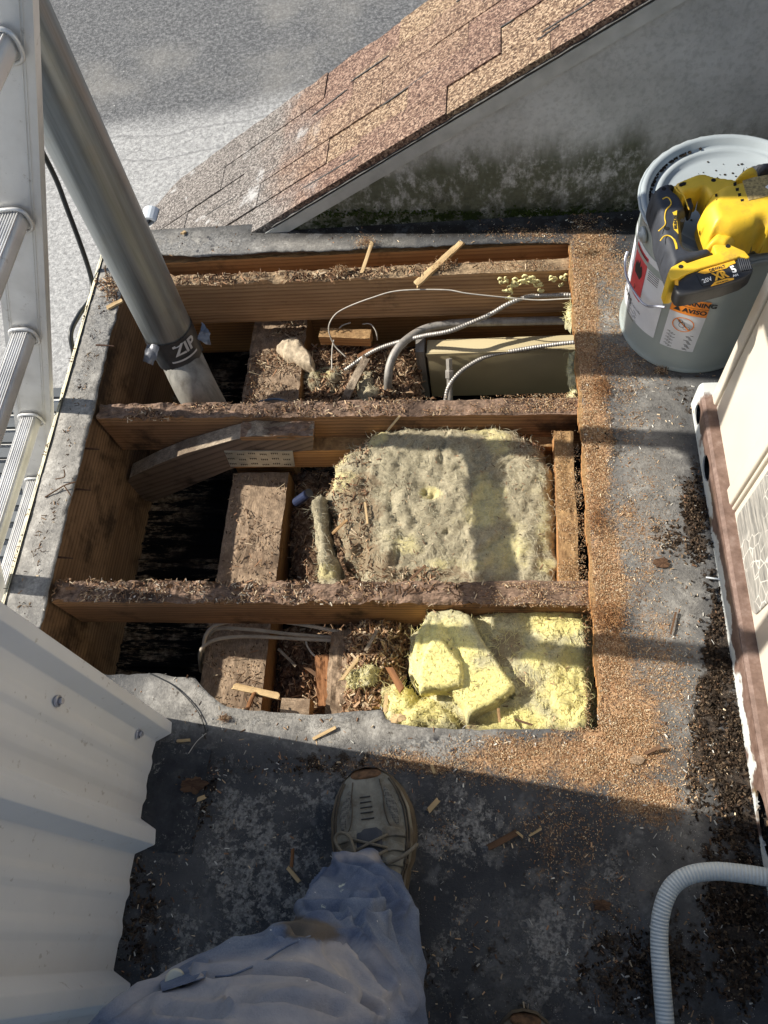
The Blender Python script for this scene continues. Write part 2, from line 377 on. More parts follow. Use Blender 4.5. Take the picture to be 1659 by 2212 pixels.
def mk_mildew():
    m = MT('mildewed_render'); p = m.pos(); z = m.sep(p)[2]
    warp = m.math('MULTIPLY', m.math('SUBTRACT', m.noise(1, 5, .65, m.oc((9, 9, 2.2), src=m.pos())), .5), .22)
    zz = m.math('ADD', z, warp)
    base = m.ramp(m.noise(6, 6, .65), [(.35, (.40, .395, .38)), (.52, (.50, .495, .48)), (.68, (.58, .575, .56))])
    base = m.mix(m.math('MULTIPLY', m.sstep(m.noise(90, 5, .7), .45, .65), .25), base, (.16, .16, .15))
    up = m.sstep(zz, .26, .15); streak = m.noise(1, 6, .75, m.oc((24, 24, 13), src=m.pos()))
    mil = m.math('MULTIPLY', up, m.sstep(m.math('ADD', streak, m.math('MULTIPLY', m.noise(70, 5, .7), .35)), .48, .72))
    col = m.mix(m.math('MULTIPLY', mil, .93), base, m.mix(m.noise(120, 3), (.045, .05, .028), (.12, .125, .075)))
    lowm = m.math('MULTIPLY', m.sstep(zz, .12, .02), m.sstep(m.noise(20, 6, .75), .42, .56))
    col = m.mix(m.math('MULTIPLY', lowm, .85), col, (.035, .036, .025))
    moss = m.math('MULTIPLY', m.sstep(z, .055, .04), m.sstep(m.noise(24, 5, .7), .50, .55)); col = m.mix(moss, col, (.018, .028, .006))
    return m.out(col, .9, 0, m.bump(m.math('ADD', m.noise(90, 6, .75), m.math('MULTIPLY', moss, 2.)), .6, .003), spec=.2)
M['mildew'] = mk_mildew()

def mk_insul(name, a, b, dirt):
    m = MT(name); ye = m.attr('yellow')
    n1 = m.noise(14, 6, .7); n2 = m.noise(120, 6, .8, None, 1.2); n3 = m.noise(420, 3, .7, None, 1.5)
    base = m.ramp(n2, [(.33, tuple(x*.55 for x in b)), (.5, b), (.66, tuple(min(1, x*1.3) for x in b))])
    yl = m.ramp(n2, [(.3, tuple(x*.66 for x in a)), (.5, a), (.66, tuple(min(.97, x*1.18) for x in a))])
    base = m.mix(m.sstep(m.noise(9, 5, .7, None, 1.), .42, .62), base, m.mix(n2, tuple(x*.50 for x in b), tuple(x*.85 for x in b)))
    col = m.mix(m.sstep(m.math('ADD', m.math('MULTIPLY', ye, .8), n1), .62, .95), base, yl)
    sw_ = m.noise(55, 4, .7, None, 3.5); col = m.mix(m.math('MULTIPLY', m.sstep(sw_, .56, .60), .35), col, tuple(min(1, x*1.5) for x in b)); col = m.mix(m.math('MULTIPLY', m.sstep(sw_, .43, .40), .35), col, tuple(x*.5 for x in b))
    dm = m.sstep(m.math('ADD', m.noise(26, 6, .75), m.math('MULTIPLY', m.attr('dirt'), .3)), .66-dirt, .82-dirt)
    col = m.mix(m.math('MULTIPLY', dm, .75), col, (.20, .14, .085))
    f1 = m.noise(1, 4, .7, m.oc((60, 420, 200), rot=(0, 0, .5)), 2.5); f2 = m.noise(1, 4, .7, m.oc((420, 70, 200), rot=(0, 0, .3)), 2.5); fb = m.math('MAXIMUM', f1, f2)
    col = m.mix(m.math('MULTIPLY', m.sstep(fb, .56, .66), .35), col, tuple(min(1, x*1.6) for x in b))
    return m.out(col, .95, 0, m.bump(m.math('ADD', n2, m.math('MULTIPLY', m.math('ADD', n3, fb), .6)), .8, .0028), spec=.1, **{'Subsurface Weight': .0})
M['insul'] = mk_insul('dirty_glass_wool', (.60, .53, .27), (.41, .36, .245), .07)
M['insul_y'] = mk_insul('yellow_glass_wool', (.86, .76, .30), (.60, .555, .34), -.02)
def mk_fibre(name, c):
    m = MT(name); return m.out(m.mix(m.noise(60, 3), tuple(x*.7 for x in c), c), .9, spec=.1)
M['fibre'] = mk_fibre('wool_fibre', (.56, .52, .38)); M['fibre_y'] = mk_fibre('wool_fibre_yellow', (.9, .82, .42))

def mk_galv(name, c=(.36, .38, .39), metal=.55, rough=.42, streak=(.25, .23, .18), rust=0.):
    m = MT(name)
    v = m.oc((40, 40, 1.3)); n1 = m.noise(1, 5, .7, v); n2 = m.noise(9, 5, .65)
    col = m.ramp(n1, [(.35, tuple(x*.62 for x in c)), (.52, c), (.7, tuple(min(1, x*1.25) for x in c))])
    col = m.mix(m.math('MULTIPLY', m.sstep(n2, .5, .68), .45), col, streak)
    if rust: col = m.mix(m.sstep(m.noise(22, 6, .7), .72-rust, .85-rust), col, (.14, .055, .02))
    return m.out(col, m.math('ADD', rough, m.math('MULTIPLY', n1, .2)), metal, m.bump(n2, .25, .001))
M['vent'] = mk_galv('galvanised_vent', (.27, .295, .305), .72, .30, (.24, .235, .21))
M['vent_low'] = mk_galv('old_iron_pipe', (.28, .27, .24), .2, .6, (.10, .065, .03), .12)
def mk_alu():
    m = MT('aluminium'); n1 = m.noise(9, 5, .6); n2 = m.noise(3, 3)
    col = m.ramp(m.math('ADD', m.math('MULTIPLY', n1, .6), m.math('MULTIPLY', n2, .4)), [(.35, (.46, .455, .44)), (.5, (.60, .595, .58)), (.65, (.70, .70, .69))])
    col = m.mix(m.math('MULTIPLY', m.sstep(m.noise(45, 6, .7), .6, .7), .5), col, (.22, .19, .15))
    return m.out(col, .4, .35, m.bump(n1, .08, .001))
M['alu'] = mk_alu()
M['alu_old'] = mk_galv('aluminium', (.56, .555, .54), .42, .38, (.46, .43, .37))
M['emt'] = mk_galv('dusty_conduit', (.34, .32, .29), .4, .5, (.28, .23, .17))
M['flex'] = plain('armoured_cable', (.38, .36, .33), .45, .5, .25, 60, .3, .3, (.15, .11, .07))
M['tape'] = plain('black_tape', (.035, .037, .04), .42, 0, .3, 40, .4)
M['tape_grey'] = plain('grey_tape_film', (.13, .135, .15), .35, .1, .4, 60, .5)
M['ink_grey'] = plain('tape_letters', (.5, .5, .5), .5, 0, .1)
M['cable_black'] = plain('black_cable', (.012, .014, .014), .4)
M['romex'] = plain('dusty_cable_sheath', (.42, .36, .28), .7, 0, .2, 40, .3, .35, (.12, .07, .04))
M['wire'] = plain('pale_wire', (.46, .43, .37), .6, 0, .2, 50)
M['nail'] = plain('rusty_nail', (.07, .035, .02), .8, .2, .4, 200)
M['siding'] = None
M['screw'] = plain('zinc_screw', (.45, .47, .55), .35, .6, .1)
M['black'] = plain('black_plastic', (.022, .023, .026), .5, 0, .3, 60, .2, .22, (.09, .08, .065))
M['rubber'] = plain('dark_grip_rubber', (.028, .032, .042), .65, 0, .25, 60, .3, .18, (.10, .09, .08))
M['yellow'] = plain('yellow_plastic', (.74, .48, .03), .45, 0, .12, 26, .2, .40, (.34, .22, .05))
M['orange_ink'] = plain('orange_print', (.80, .42, .03), .5, 0, .05)
M['white_ink'] = plain('white_print', (.82, .82, .8), .5, 0, .05)
M['black_ink'] = plain('black_print', (.02, .02, .02), .6, 0, .05)
M['red_ink'] = plain('red_print', (.66, .06, .075), .45, 0, .12, 30)
M['orange_label'] = plain('orange_label', (.86, .27, .03), .5, 0, .08)
M['paper'] = plain('paper_label', (.72, .74, .78), .5, 0, .06, 20)
M['rating'] = plain('rating_label', (.34, .25, .10), .6, 0, .6, 260, .1)
M['white_conduit'] = None

def mk_siding():
    m = MT('painted_siding'); n1 = m.noise(4, 5, .6)
    col = m.ramp(n1, [(.3, (.68, .69, .70)), (.7, (.77, .78, .79))])
    v = m.sep(m.pos()); edge = m.sstep(v[2], .32, .05)
    scuff = m.math('MULTIPLY', m.sstep(m.noise(22, 6, .75), .54, .62), edge)
    col = m.mix(m.math('MULTIPLY', scuff, .6), col, (.72, .71, .70))
    col = m.mix(m.math('MULTIPLY', m.sstep(m.noise(70, 4), .66, .72), .5), col, (.36, .34, .31))
    return m.out(col, .42, 0, m.bump(m.noise(3, 3), .15, .004), spec=.5)
M['siding'] = mk_siding()
M['cream'] = plain('cream_enamel', (.70, .64, .54), .4, 0, .05, 6, .05, .12, (.52, .47, .38))
M['duct'] = plain('cream_duct', (.50, .42, .25), .42, 0, .10, 7, .1, .30, (.20, .14, .07))
M['pail'] = plain('pale_grey_paint', (.34, .385, .375), .33, 0, .10, 7, .1, .26, (.20, .21, .18), spec=.5)
M['pail_lid'] = plain('lid_paint', (.34, .38, .395), .32, 0, .10, 8, .12, .22, (.22, .23, .22), spec=.5)
def mk_rail():
    m = MT('rusty_rail_paint'); v = m.sep(m.pos()); nx = m.sep(m.n('ShaderNodeNewGeometry').outputs['Normal'])[0]
    n1 = m.noise(40, 6, .7); n2 = m.noise(7, 4, .6)
    rust = m.ramp(n1, [(.35, (.10, .06, .045)), (.52, (.165, .105, .082)), (.7, (.25, .18, .15))])
    rust = m.mix(m.math('MULTIPLY', m.sstep(n2, .5, .64), m.sstep(v[2], .088, .04)), rust, (.22, .17, .05))
    edge = m.math('ADD', v[2], m.math('MULTIPLY', m.math('SUBTRACT', m.noise(17, 5, .6), .5), .09))
    paint = m.math('MULTIPLY', m.sstep(edge, .054, .049), m.sstep(m.noise(11, 4), .36, .42))
    end = m.sstep(m.math('ADD', v[1], m.math('MULTIPLY', m.noise(60, 4), .03)), .875, .885)
    col = m.mix(m.math('MAXIMUM', paint, end), rust, m.mix(m.sstep(n1, .6, .66), (.56, .58, .56), (.30, .26, .18)))
    return m.out(col, .6, 0, m.bump(n1, .4, .001))
M['rail'] = mk_rail()
def mk_foil():
    m = MT('crackled_foil'); n = m.noise(1, 5, .7, m.oc((18, 18, 160))); cr = m.vor(34, m.oc((1, 1.3, 1)), 'DISTANCE_TO_EDGE')
    col = m.ramp(n, [(.35, (.20, .20, .19)), (.5, (.38, .37, .34)), (.65, (.55, .53, .48))])
    col = m.mix(m.math('MULTIPLY', m.sstep(cr, .05, .015), m.sstep(m.noise(9, 3), .42, .55)), col, (.8, .78, .72))
    return m.out(col, .5, .2, m.bump(n, .6, .002))
M['foil'] = mk_foil()
def mk_black_floor():
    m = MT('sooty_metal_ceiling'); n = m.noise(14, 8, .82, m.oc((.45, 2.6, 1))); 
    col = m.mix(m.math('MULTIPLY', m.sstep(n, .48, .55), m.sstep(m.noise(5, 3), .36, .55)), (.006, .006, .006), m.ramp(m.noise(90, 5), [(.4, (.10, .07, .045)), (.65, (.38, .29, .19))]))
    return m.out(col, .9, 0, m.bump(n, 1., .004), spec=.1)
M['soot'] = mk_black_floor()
M['plate'] = plain('tie_plate_metal', (.55, .52, .42), .45, .5, .2, 30, .2)
M['dark_hole'] = plain('dark_hole', (.006, .006, .006), 1.)
M['mortar'] = plain('pale_chunk', (.50, .41, .29), .95, 0, .3, 90, 1.)
M['drip'] = plain('painted_drip_edge', (.42, .42, .40), .5, 0, .15, 25, .4, .25, (.2, .19, .17))
M['drip_y'] = plain('chalky_edge', (.60, .56, .40), .9, 0, .3, 60, 1., .3, (.35, .33, .28))
M['tarblack'] = plain('tar', (.012, .012, .012), .5, 0, .3, 60, 1.)
M['slat'] = plain('dark_slats', (.055, .065, .072), .6, 0, .3, 9, .2)
M['slat_w'] = plain('pale_trim', (.6, .6, .58), .6)
M['white_plastic'] = plain('white_plastic', (.62, .66, .68), .45, 0, .05)
M['yellow_paint'] = plain('yellow_paint', (.85, .62, .05), .5)
M['clad'] = plain('pale_cladding', (.5, .48, .44), .6)
M['alu_in'] = M['alu']
def mk_white_conduit():
    m = MT('ribbed_white_conduit'); c = m.attr('len'); wv = m.math('SINE', m.math('MULTIPLY', c, 1250.))
    col = m.mix(m.noise(12, 4), (.50, .55, .56), (.60, .645, .65)); col = m.mix(m.math('MULTIPLY', m.sstep(wv, -.2, -.9), .35), col, (.36, .42, .46))
    return m.out(col, .45, 0, m.bump(wv, .5, .0012))
M['white_conduit'] = mk_white_conduit()
def mk_denim(name, patch=False):
    m = MT(name); px = m.attr('pale'); st = m.attr('stain'); wh = m.attr('white')
    tw = m.noise(1, 3, .7, m.oc((700, 700, 260), rot=(.3, .4, .7)))
    b = m.ramp(m.math('ADD', m.math('MULTIPLY', m.noise(9, 6, .7), .7), m.math('MULTIPLY', tw, .3)), [(.35, (.065, .085, .145)), (.5, (.115, .145, .22)), (.65, (.20, .235, .30))])
    p = m.ramp(m.noise(11, 6, .7), [(.3, (.21, .215, .245)), (.55, (.33, .32, .335)), (.75, (.46, .42, .40))])
    col = m.mix(m.sstep(m.math('ADD', px, m.math('MULTIPLY', m.math('SUBTRACT', m.noise(6, 4), .5), .5)), .3, .75), b, p)
    col = m.mix(m.math('MULTIPLY', m.sstep(m.math('ADD', st, m.math('MULTIPLY', m.math('SUBTRACT', m.noise(24, 6, .75), .5), .9)), .35, .75), .85), col, (.12, .095, .065))
    col = m.mix(m.sstep(m.math('ADD', wh, m.math('MULTIPLY', m.math('SUBTRACT', m.noise(60, 6, .75), .5), 1.3)), .62, .74), col, (.45, .50, .44))
    sp = m.sstep(m.vor(60, None), .07, .04); col = m.mix(m.math('MULTIPLY', sp, m.sstep(m.noise(9, 2), .5, .6)), col, (.6, .6, .6))
    return m.out(col, .92, 0, m.bump(m.math('ADD', m.math('MULTIPLY', tw, .8), m.noise(90, 5, .7)), .55, .0012), spec=.1)
M['denim'] = mk_denim('faded_denim')
M['shoe'] = plain('grey_leather', (.185, .18, .15), .8, 0, .35, 34, .5, .50, (.085, .065, .04))
M['shoe_b'] = plain('muddy_leather', (.075, .06, .042), .85, 0, .3, 26, .5, .4, (.06, .045, .03))
def mk_mesh():
    m = MT('shoe_mesh'); v = m.vor(420, None, rnd=.1); col = m.mix(m.sstep(v, .3, .5), (.03, .03, .028), (.16, .155, .135)); return m.out(col, .9, 0, m.bump(v, .6, .001))
M['shoe_mesh'] = mk_mesh()
M['sole'] = plain('dirty_sole', (.10, .078, .05), .9, 0, .35, 30, .8, .3, (.12, .06, .025))
M['mud'] = plain('brown_dust_mud', (.13, .07, .035), .95, 0, .5, 120, 1.)
M['lace'] = plain('grey_lace', (.15, .135, .105), .9, 0, .2, 300, .6)
M['shirt'] = plain('work_shirt', (.10, .11, .13), .9)

# ------------------------------------------------------------------ the setting
GZ = -3.2
ASPH_Y = P(229, 292, GZ).y + .11*-P(229, 292, GZ).x*-1*-1 if False else (P(420, 268, GZ).y-.11*P(420, 268, GZ).x)
M['asphalt'] = mk_asphalt()
g = MB(); g.add([(-60, -60, GZ), (60, -60, GZ), (60, 100, GZ), (-60, 100, GZ)], [(0, 1, 2, 3)])
tag(g.build('pavement', M['asphalt']), kind='structure')

# roof deck with the cut opening
hb = [(245, 1458), (294, 1455), (350, 1455), (380, 1463), (423, 1467), (440, 1486), (462, 1508), (496, 1529), (535, 1534), (595, 1539), (651, 1542), (702, 1543), (767, 1537), (827, 1534), (836, 1551), (863, 1565), (914, 1572), (1014, 1576), (1176, 1576), (1297, 1577)]
bot = [P(x, y, .02).xy for x, y in hb]
rgt = [Vector((.190, y)) for y in (.3, .6, .9, 1.2, 1.34)]
topd = [(1235, 526), (1100, 527), (900, 533), (800, 535), (700, 542), (600, 545), (500, 553), (430, 556), (350, 551)]
topp = [P(x, y, .02).xy for x, y in topd]
lef = [P(x, y, .02).xy for x, y in [(256, 658), (236, 735), (214, 830), (200, 896), (186, 945), (172, 1003), (150, 1085), (116, 1229), (103, 1290), (92, 1349)]]
hole = [tuple(p) for p in bot+rgt+topp]+[(-.905, 1.375)]+[tuple(p) for p in lef]+[(-.895, .33)]
rb = roughen(hole, .012, .0035, 55, 3.)
def ax(fine0, fine1, lo, hi, c):
    a = list(np.arange(fine0, fine1, c)); s = c*6
    L = []; x = fine0
    while x > lo: x -= s; L.append(max(x, lo)); s *= 1.3
    Rr = []; x = a[-1]; s = c*6
    while x < hi: x += s; Rr.append(min(x, hi)); s *= 1.3
    return np.array(L[::-1]+a+Rr)
xs = ax(-.95, .62, -.982, 1.7, .0075); ys = ax(-.32, 1.44, -1.6, 1.464, .0075)
def zdeck(X, Y, d):
    z = np.array([.02+.0016*noise.noise(Vector((x*14, y*14, 0)))+.0010*noise.noise(Vector((x*60, y*60, 3))) for x, y in zip(X, Y)])
    curl = np.exp(-(d/.02)**2)*np.clip(np.sin(X*21)*.5+.3, 0, 1)*.006*(Y < .5); z += curl
    fl = np.exp(-(d/.03)**2)*(Y > 1.3)*np.clip(np.sin(X*9+1)*.5+.4, 0, 1)*.006
    return z+fl
V, Fc, nt_, dd = gridsheet(xs, ys, rb, False, .0075, zdeck, .0035)
px, py = PROJ(V)
dust = blobs(V, [(1262, 700, 40, 220, 1.1), (1262, 560, 90, 60, .85), (1330, 600, 70, 70, .6), (1250, 540, 40, 30, .8), (1282, 960, 40, 220, 1.1), (1305, 1290, 52, 190, 1.25), (1310, 1450, 60, 160, 1.15),
    (1330, 1560, 120, 90, 1.15), (1300, 1640, 170, 75, 1.05), (1130, 1640, 190, 55, .9), (1390, 1720, 110, 70, .8), (1430, 1480, 90, 140, .5), (1380, 1380, 70, 110, .42), (1380, 1180, 70, 130, .25), (1360, 920, 70, 80, .35),
    (1290, 820, 40, 60, .8), (1300, 770, 70, 30, .55), (1360, 1110, 40, 30, .6), (1440, 1640, 110, 130, .5), (1370, 1180, 110, 260, .40), (1340, 760, 90, 200, .45), (1400, 1420, 100, 160, .5), (1210, 1800, 130, 130, .42), (1300, 1950, 90, 120, .3), (880, 1640, 110, 35, .55), (930, 1655, 60, 25, .7),
    (720, 1655, 200, 24, .34), (640, 1600, 60, 20, .2), (1150, 505, 120, 18, .5), (1280, 510, 60, 24, .8), (1310, 640, 50, 60, .5), (960, 1800, 50, 60, .35), (1250, 2100, 60, 60, .2), (1000, 1950, 60, 100, .2)])
lich = np.clip(blobs(V, [(560, 1850, 200, 220, .62), (470, 2050, 190, 170, .5), (640, 1720, 200, 70, .55), (960, 1620, 130, 30, 1.1), (1000, 1790, 100, 120, .65), (980, 2050, 100, 160, .45), (1300, 1900, 90, 120, .35), (380, 1620, 22, 40, .7),
    (520, 1560, 90, 22, .55), (1330, 830, 70, 160, .35), (1380, 1050, 100, 100, .3), (480, 1480, 70, 50, .4), (1190, 2060, 100, 130, .6), (215, 700, 30, 80, .9), (170, 820, 20, 60, .7), (400, 530, 80, 30, .95), (480, 515, 60, 26, .8), (700, 1545, 120, 20, .4)]), 0, 1.2)
grime = blobs(V, [(1540, 1500, 40, 260, 1.1, 8), (1590, 1640, 55, 160, 1.15, 6), (1500, 1130, 34, 120, .9), (1450, 1160, 60, 70, .5), (1480, 860, 60, 90, .35), (1600, 1950, 90, 250, .9), (1400, 2100, 200, 130, .6), (680, 1650, 190, 40, .45), (420, 1720, 80, 120, .5), (300, 2000, 70, 200, .5),
    (1300, 960, 60, 60, .4), (1490, 620, 150, 60, .25), (880, 2100, 260, 80, .35)])
silver_sunlit = np.clip(blobs(V, [(560, 1530, 260, 60, 1.2), (780, 1570, 190, 42, 1.15), (420, 1500, 120, 60, 1.1), (1000, 1590, 130, 24, .5), (120, 1000, 110, 420, 1.1, 12), (230, 650, 60, 130, 1.), (380, 525, 170, 40, 1.1), (620, 530, 180, 18, .95), (800, 522, 130, 12, .7),
    (1400, 1000, 90, 360, .62), (1440, 1400, 90, 280, .62), (1480, 1300, 50, 140, .6), (1330, 700, 110, 180, .6), (1330, 1150, 90, 220, .5), (1450, 600, 60, 60, .3), (1490, 1750, 50, 90, .6), (1520, 1900, 40, 80, .4), (1400, 1930, 40, 90, .3), (1250, 560, 20, 30, .6)]), 0, 1)  # silvered membrane at left; right-hand blobs paint the sunlit deck lighter
tar = np.clip(blobs(V, [(900, 497, 420, 17, 1.3), (1300, 485, 220, 26, 1.2), (700, 500, 120, 16, 1.1), (380, 1690, 75, 90, .8), (1600, 2000, 120, 300, .5), (1480, 2200, 160, 160, .5)]), 0, 1)  # far blobs paint the gable wall's shade into the tarred strip
silver_sunlit = np.where(py < 560, silver_sunlit*(px < 900), silver_sunlit)
deck = obj('roof_deck', V, Fc, M['deck'], smooth=True, attrs=dict(dust=dust, lichen=lich, grime=grime, silver_sunlit=silver_sunlit, tar=tar), frame=Matrix.Identity(4))
tag(deck, kind='structure')
DV = V[:nt_]; Ddust = dust[:nt_]

# plywood sheathing edge under the membrane
ply = MB(); NP = 60
for i in range(NP):
    y0 = .262+(1.345-.262)*i/NP; y1 = .262+(1.345-.262)*(i+1)/NP
    a = .183+.0022*math.sin(i*.9)+.001*R.random()
    ply.box2((a, y0, .001), (.30, y1, .0155))
o = ply.build('sheathing_edge', M['orange']); tag(o, 'thin sawn orange plywood edge along the right side of the opening', 'plywood edge')
o = MB().box2((-.90, 1.378, .0), (.19, 1.462, .0155)).build('sheathing_edge', M['dark_wood']); tag(o, 'dark rotten board end showing under the far membrane strip of the opening', 'board')

# outer drip edge along the left side
d = MB()
for i in range(90):
    y0 = .15+1.31*i/90; y1 = .15+1.31*(i+1)/90; a = -.984-.0015*fbm((0, y0, 0), 25, 3); z6 = .008+.003*fbm((0, y0, 2), 30, 3); z7 = .008+.003*fbm((0, y1, 2), 30, 3); a1 = -.984-.0015*fbm((0, y1, 0), 25, 3)
    d.add([(a-.010, y0, z6), (a1-.010, y1, z7), (-.976, y1, .0235), (-.976, y0, .0235), (a-.010, y0, -.09), (a1-.010, y1, -.09)], [(3, 2, 1, 0), (0, 1, 5, 4)])
o = d.build('drip_edge', M['drip_y']); tag(o, 'chalky yellowish drip edge along the outer left rim of the roof', 'roof trim')
# fascia and the wall of the building below the roof
o = MB().box2((-.972, -1.6, -.40), (-.945, 1.46, .016)).build('fascia_board', M['clad']); tag(o, 'pale fascia board under the left rim of the roof, behind the ladder', 'fascia')
b = MB()
b.box2((-.93, -1.6, GZ), (-.80, 1.46, -.405)); b.box2((-.799, 1.30, GZ), (1.7, 1.46, -.405))
o = b.build('building_wall', M['clad']); tag(o, 'pale outside wall of the building below the opened roof', 'wall')

# black ribbed ceiling under the joists
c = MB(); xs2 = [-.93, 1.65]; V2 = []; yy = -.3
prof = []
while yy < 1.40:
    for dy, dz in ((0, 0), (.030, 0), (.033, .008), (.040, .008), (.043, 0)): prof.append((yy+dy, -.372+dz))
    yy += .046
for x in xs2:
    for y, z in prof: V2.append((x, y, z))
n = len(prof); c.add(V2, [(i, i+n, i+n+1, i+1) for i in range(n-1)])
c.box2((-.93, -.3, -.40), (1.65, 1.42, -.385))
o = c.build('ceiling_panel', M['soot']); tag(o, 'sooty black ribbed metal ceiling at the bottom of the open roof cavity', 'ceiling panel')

# ------------------------------------------------------------------ timbers
def timber(name, A, B, w, h, mat, label=None, ct='wood beam', rough=.0015, rot=None, parent=None, group=None, step=.006, nw=6, nh=5, up=Vector((0, 0, 1)), seed=0., endrough=0.):
    """A,B = centre line of the top face; rot(t) -> extra roughness of the top"""
    A = Vector(A); B = Vector(B); t = (B-A).normalized(); L = (B-A).length
    s = t.cross(up).normalized(); u = s.cross(t).normalized()
    fr = Matrix((t, s, u)).transposed().to_4x4(); fr.translation = A
    k = max(2, int(L/step)); prof = []
    for i in range(nw+1): prof.append((w/2-w*i/nw, 0, 1))
    for i in range(1, nh+1): prof.append((-w/2, -h*i/nh, 0))
    for i in range(1, nw+1): prof.append((-w/2+w*i/nw, -h, 0))
    for i in range(1, nh): prof.append((w/2, -h+h*i/nh, 0))
    n = len(prof); V = []
    for i in range(k+1):
        x = L*i/k; rt = rot(i/k) if rot else 0
        for (y, z, tp) in prof:
            p = Vector((x, y, z)); q = (x*1.1+seed, y*4, z*4)
            dy = rough*fbm(q, 9, 3); dz = rough*fbm(q, 9, 3, 5.)
            if tp and rt:
                f = fbm((x*.35+seed, y, z), 75, 5, 2.); g_ = fbm((x+seed, y, z), 22, 4, 7.)
                dz += rt*(.55*f+.7*g_-.25); 
                if abs(y) > w*.45: dz -= rt*.6*abs(g_); dy += -math.copysign(rt*.5*(abs(f)), y)
            if endrough and (i < 3 or i > k-3): p.x += endrough*fbm((y*9, z*9, seed), 12, 3)*(1 if i > k-3 else -1)
            V.append(fr @ Vector((p.x, y+dy, z+dz)))
    Fc = [(i*n+j, (i+1)*n+j, (i+1)*n+(j+1) % n, i*n+(j+1) % n) for i in range(k) for j in range(n)]+[tuple(range(n)), tuple(k*n+j for j in range(n))[::-1]]
    o = obj(name, V, Fc, mat, parent, smooth=False, frame=fr)
    if label: tag(o, label, ct, group)
    return o
GJ = 'roof joists across the opening'
ramp_ = lambda a, b, x: max(0., min(1., (x-a)/(b-a)))
timber('roof_joist', (-.905, 1.311, 0), (1.2, 1.289, 0), .036, .145, M['joist_a'], 'farthest roof joist with smooth tan face and splinters along its worn top', 'roof joist', rot=lambda t: .009*(1-ramp_(.25, .42, t))+.001, group=GJ, nw=8)
timber('roof_joist', (-.895, .926, 0), (1.2, .893, 0), .043, .142, M['joist_b'], 'middle roof joist between the vent pipe bay and the big grey insulation batt', 'roof joist', rot=lambda t: .010*(1-ramp_(.18, .5, t))+.002, group=GJ, nw=9, seed=3.)
timber('roof_joist', (-.893, .487, 0), (1.2, .500, 0), .048, .138, M['joist_b'], 'nearest roof joist with crumbling dark rotten top in front of the big insulation batt', 'roof joist', rot=lambda t: .013*(1-ramp_(.3, .52, t))+.002, group=GJ, nw=9, seed=8.)
timber('roof_joist', (-.6, .04, -.002), (1.2, .05, -.002), .04, .14, M['joist_b'], 'joist hidden under the near edge of the roof membrane', 'roof joist', group=GJ)
timber('rim_board', (-.90, 1.387, -.002), (1.2, 1.372, -.002), .030, .375, M['orange'], 'dark orange rim board behind the farthest joist under the membrane strip', 'board', rot=lambda t: .006*(1-ramp_(.1, .3, t)), seed=5.)
# left inner side: stacked edge boards
eb = timber('edge_board', (-.921, .12, .012), (-.921, 1.40, .012), .030, .215, M['board'], 'brown stained board forming the upper left side of the opening, with rusty nails', 'board', rough=.003, seed=2.)
timber('edge_board', (-.927, .12, -.207), (-.927, 1.40, -.207), .032, .175, M['board'], 'lower brown board on the left side of the cavity beneath the nailed one', 'board', rough=.003, seed=12.)
for (x0, y0, x1, y1) in ((183, 968, 207, 986), (163, 1056, 195, 1079), (124, 1203, 152, 1224), (216, 745, 236, 762)):
    a = PA(x0, y0, 0, -.907); e = a+Vector((.034, -.002, -.004))
    b_ = MB(); b_.tube([a-Vector((.01, 0, 0)), a.lerp(e, .5), e], [.0022, .0021, .0012], 6)
    b_.build('nail', M['nail'], eb)
# beams below
timber('ceiling_beam', (-.553, .10, -.2), (-.556, .868, -.2), .142, .10, M['beam'], 'wide flat beam in the left bay covered with sandy dust and wood crumbs', 'wood beam', rot=lambda t: .004, seed=1., nw=14)
timber('ceiling_beam', (-.560, .90, -.2), (-.560, 1.36, -.2), .15, .10, M['beam'], 'debris covered beam end right of the vent pipe in the far bay', 'wood beam', rot=lambda t: .006, seed=4., nw=14)
hy = .862
z0 = PA(560, 975, 1, hy).z; z1 = PA(560, 1009, 1, hy).z
xl = PA(484, 975, 1, hy).x; xr = PA(745, 975, 1, hy).x
timber('header_block', (xl-.10, hy+.03, z0), (.16, hy+.03, z0), .058, z0-z1+.004, M['orange'], 'orange brown header under the middle joist behind the perforated plate', 'wood block', rot=lambda t: .005, seed=6.)
# perforated tie plate
pl = empty('tie_plate', (PA(560, 992, 1, hy-.004)), 'galvanised perforated truss plate bent over the header above the dusty beam', 'metal plate')
q = [PA(484, 975, 1, hy-.006), PA(632, 975, 1, hy-.006), PA(637, 1008, 1, hy-.006), PA(498, 1008, 1, hy-.006)]
MB().prism(q, (0, .002, 0)).build('plate', M['plate'], pl)
hl = MB()
for c_ in range(6):
    for r_ in range(3):
        for k in range(4):
            u = (c_+.12+.17*k)/6; v = (r_+.35)/3
            if c_ % 2: v += .06
            a = q[0].lerp(q[1], u); b_ = q[3].lerp(q[2], u); p = a.lerp(b_, min(v, .93))
            hl.box(p+Vector((0, -.0010, 0)), (.0013, .001, .0052))
hl.build('slots', M['dark_hole'], pl)
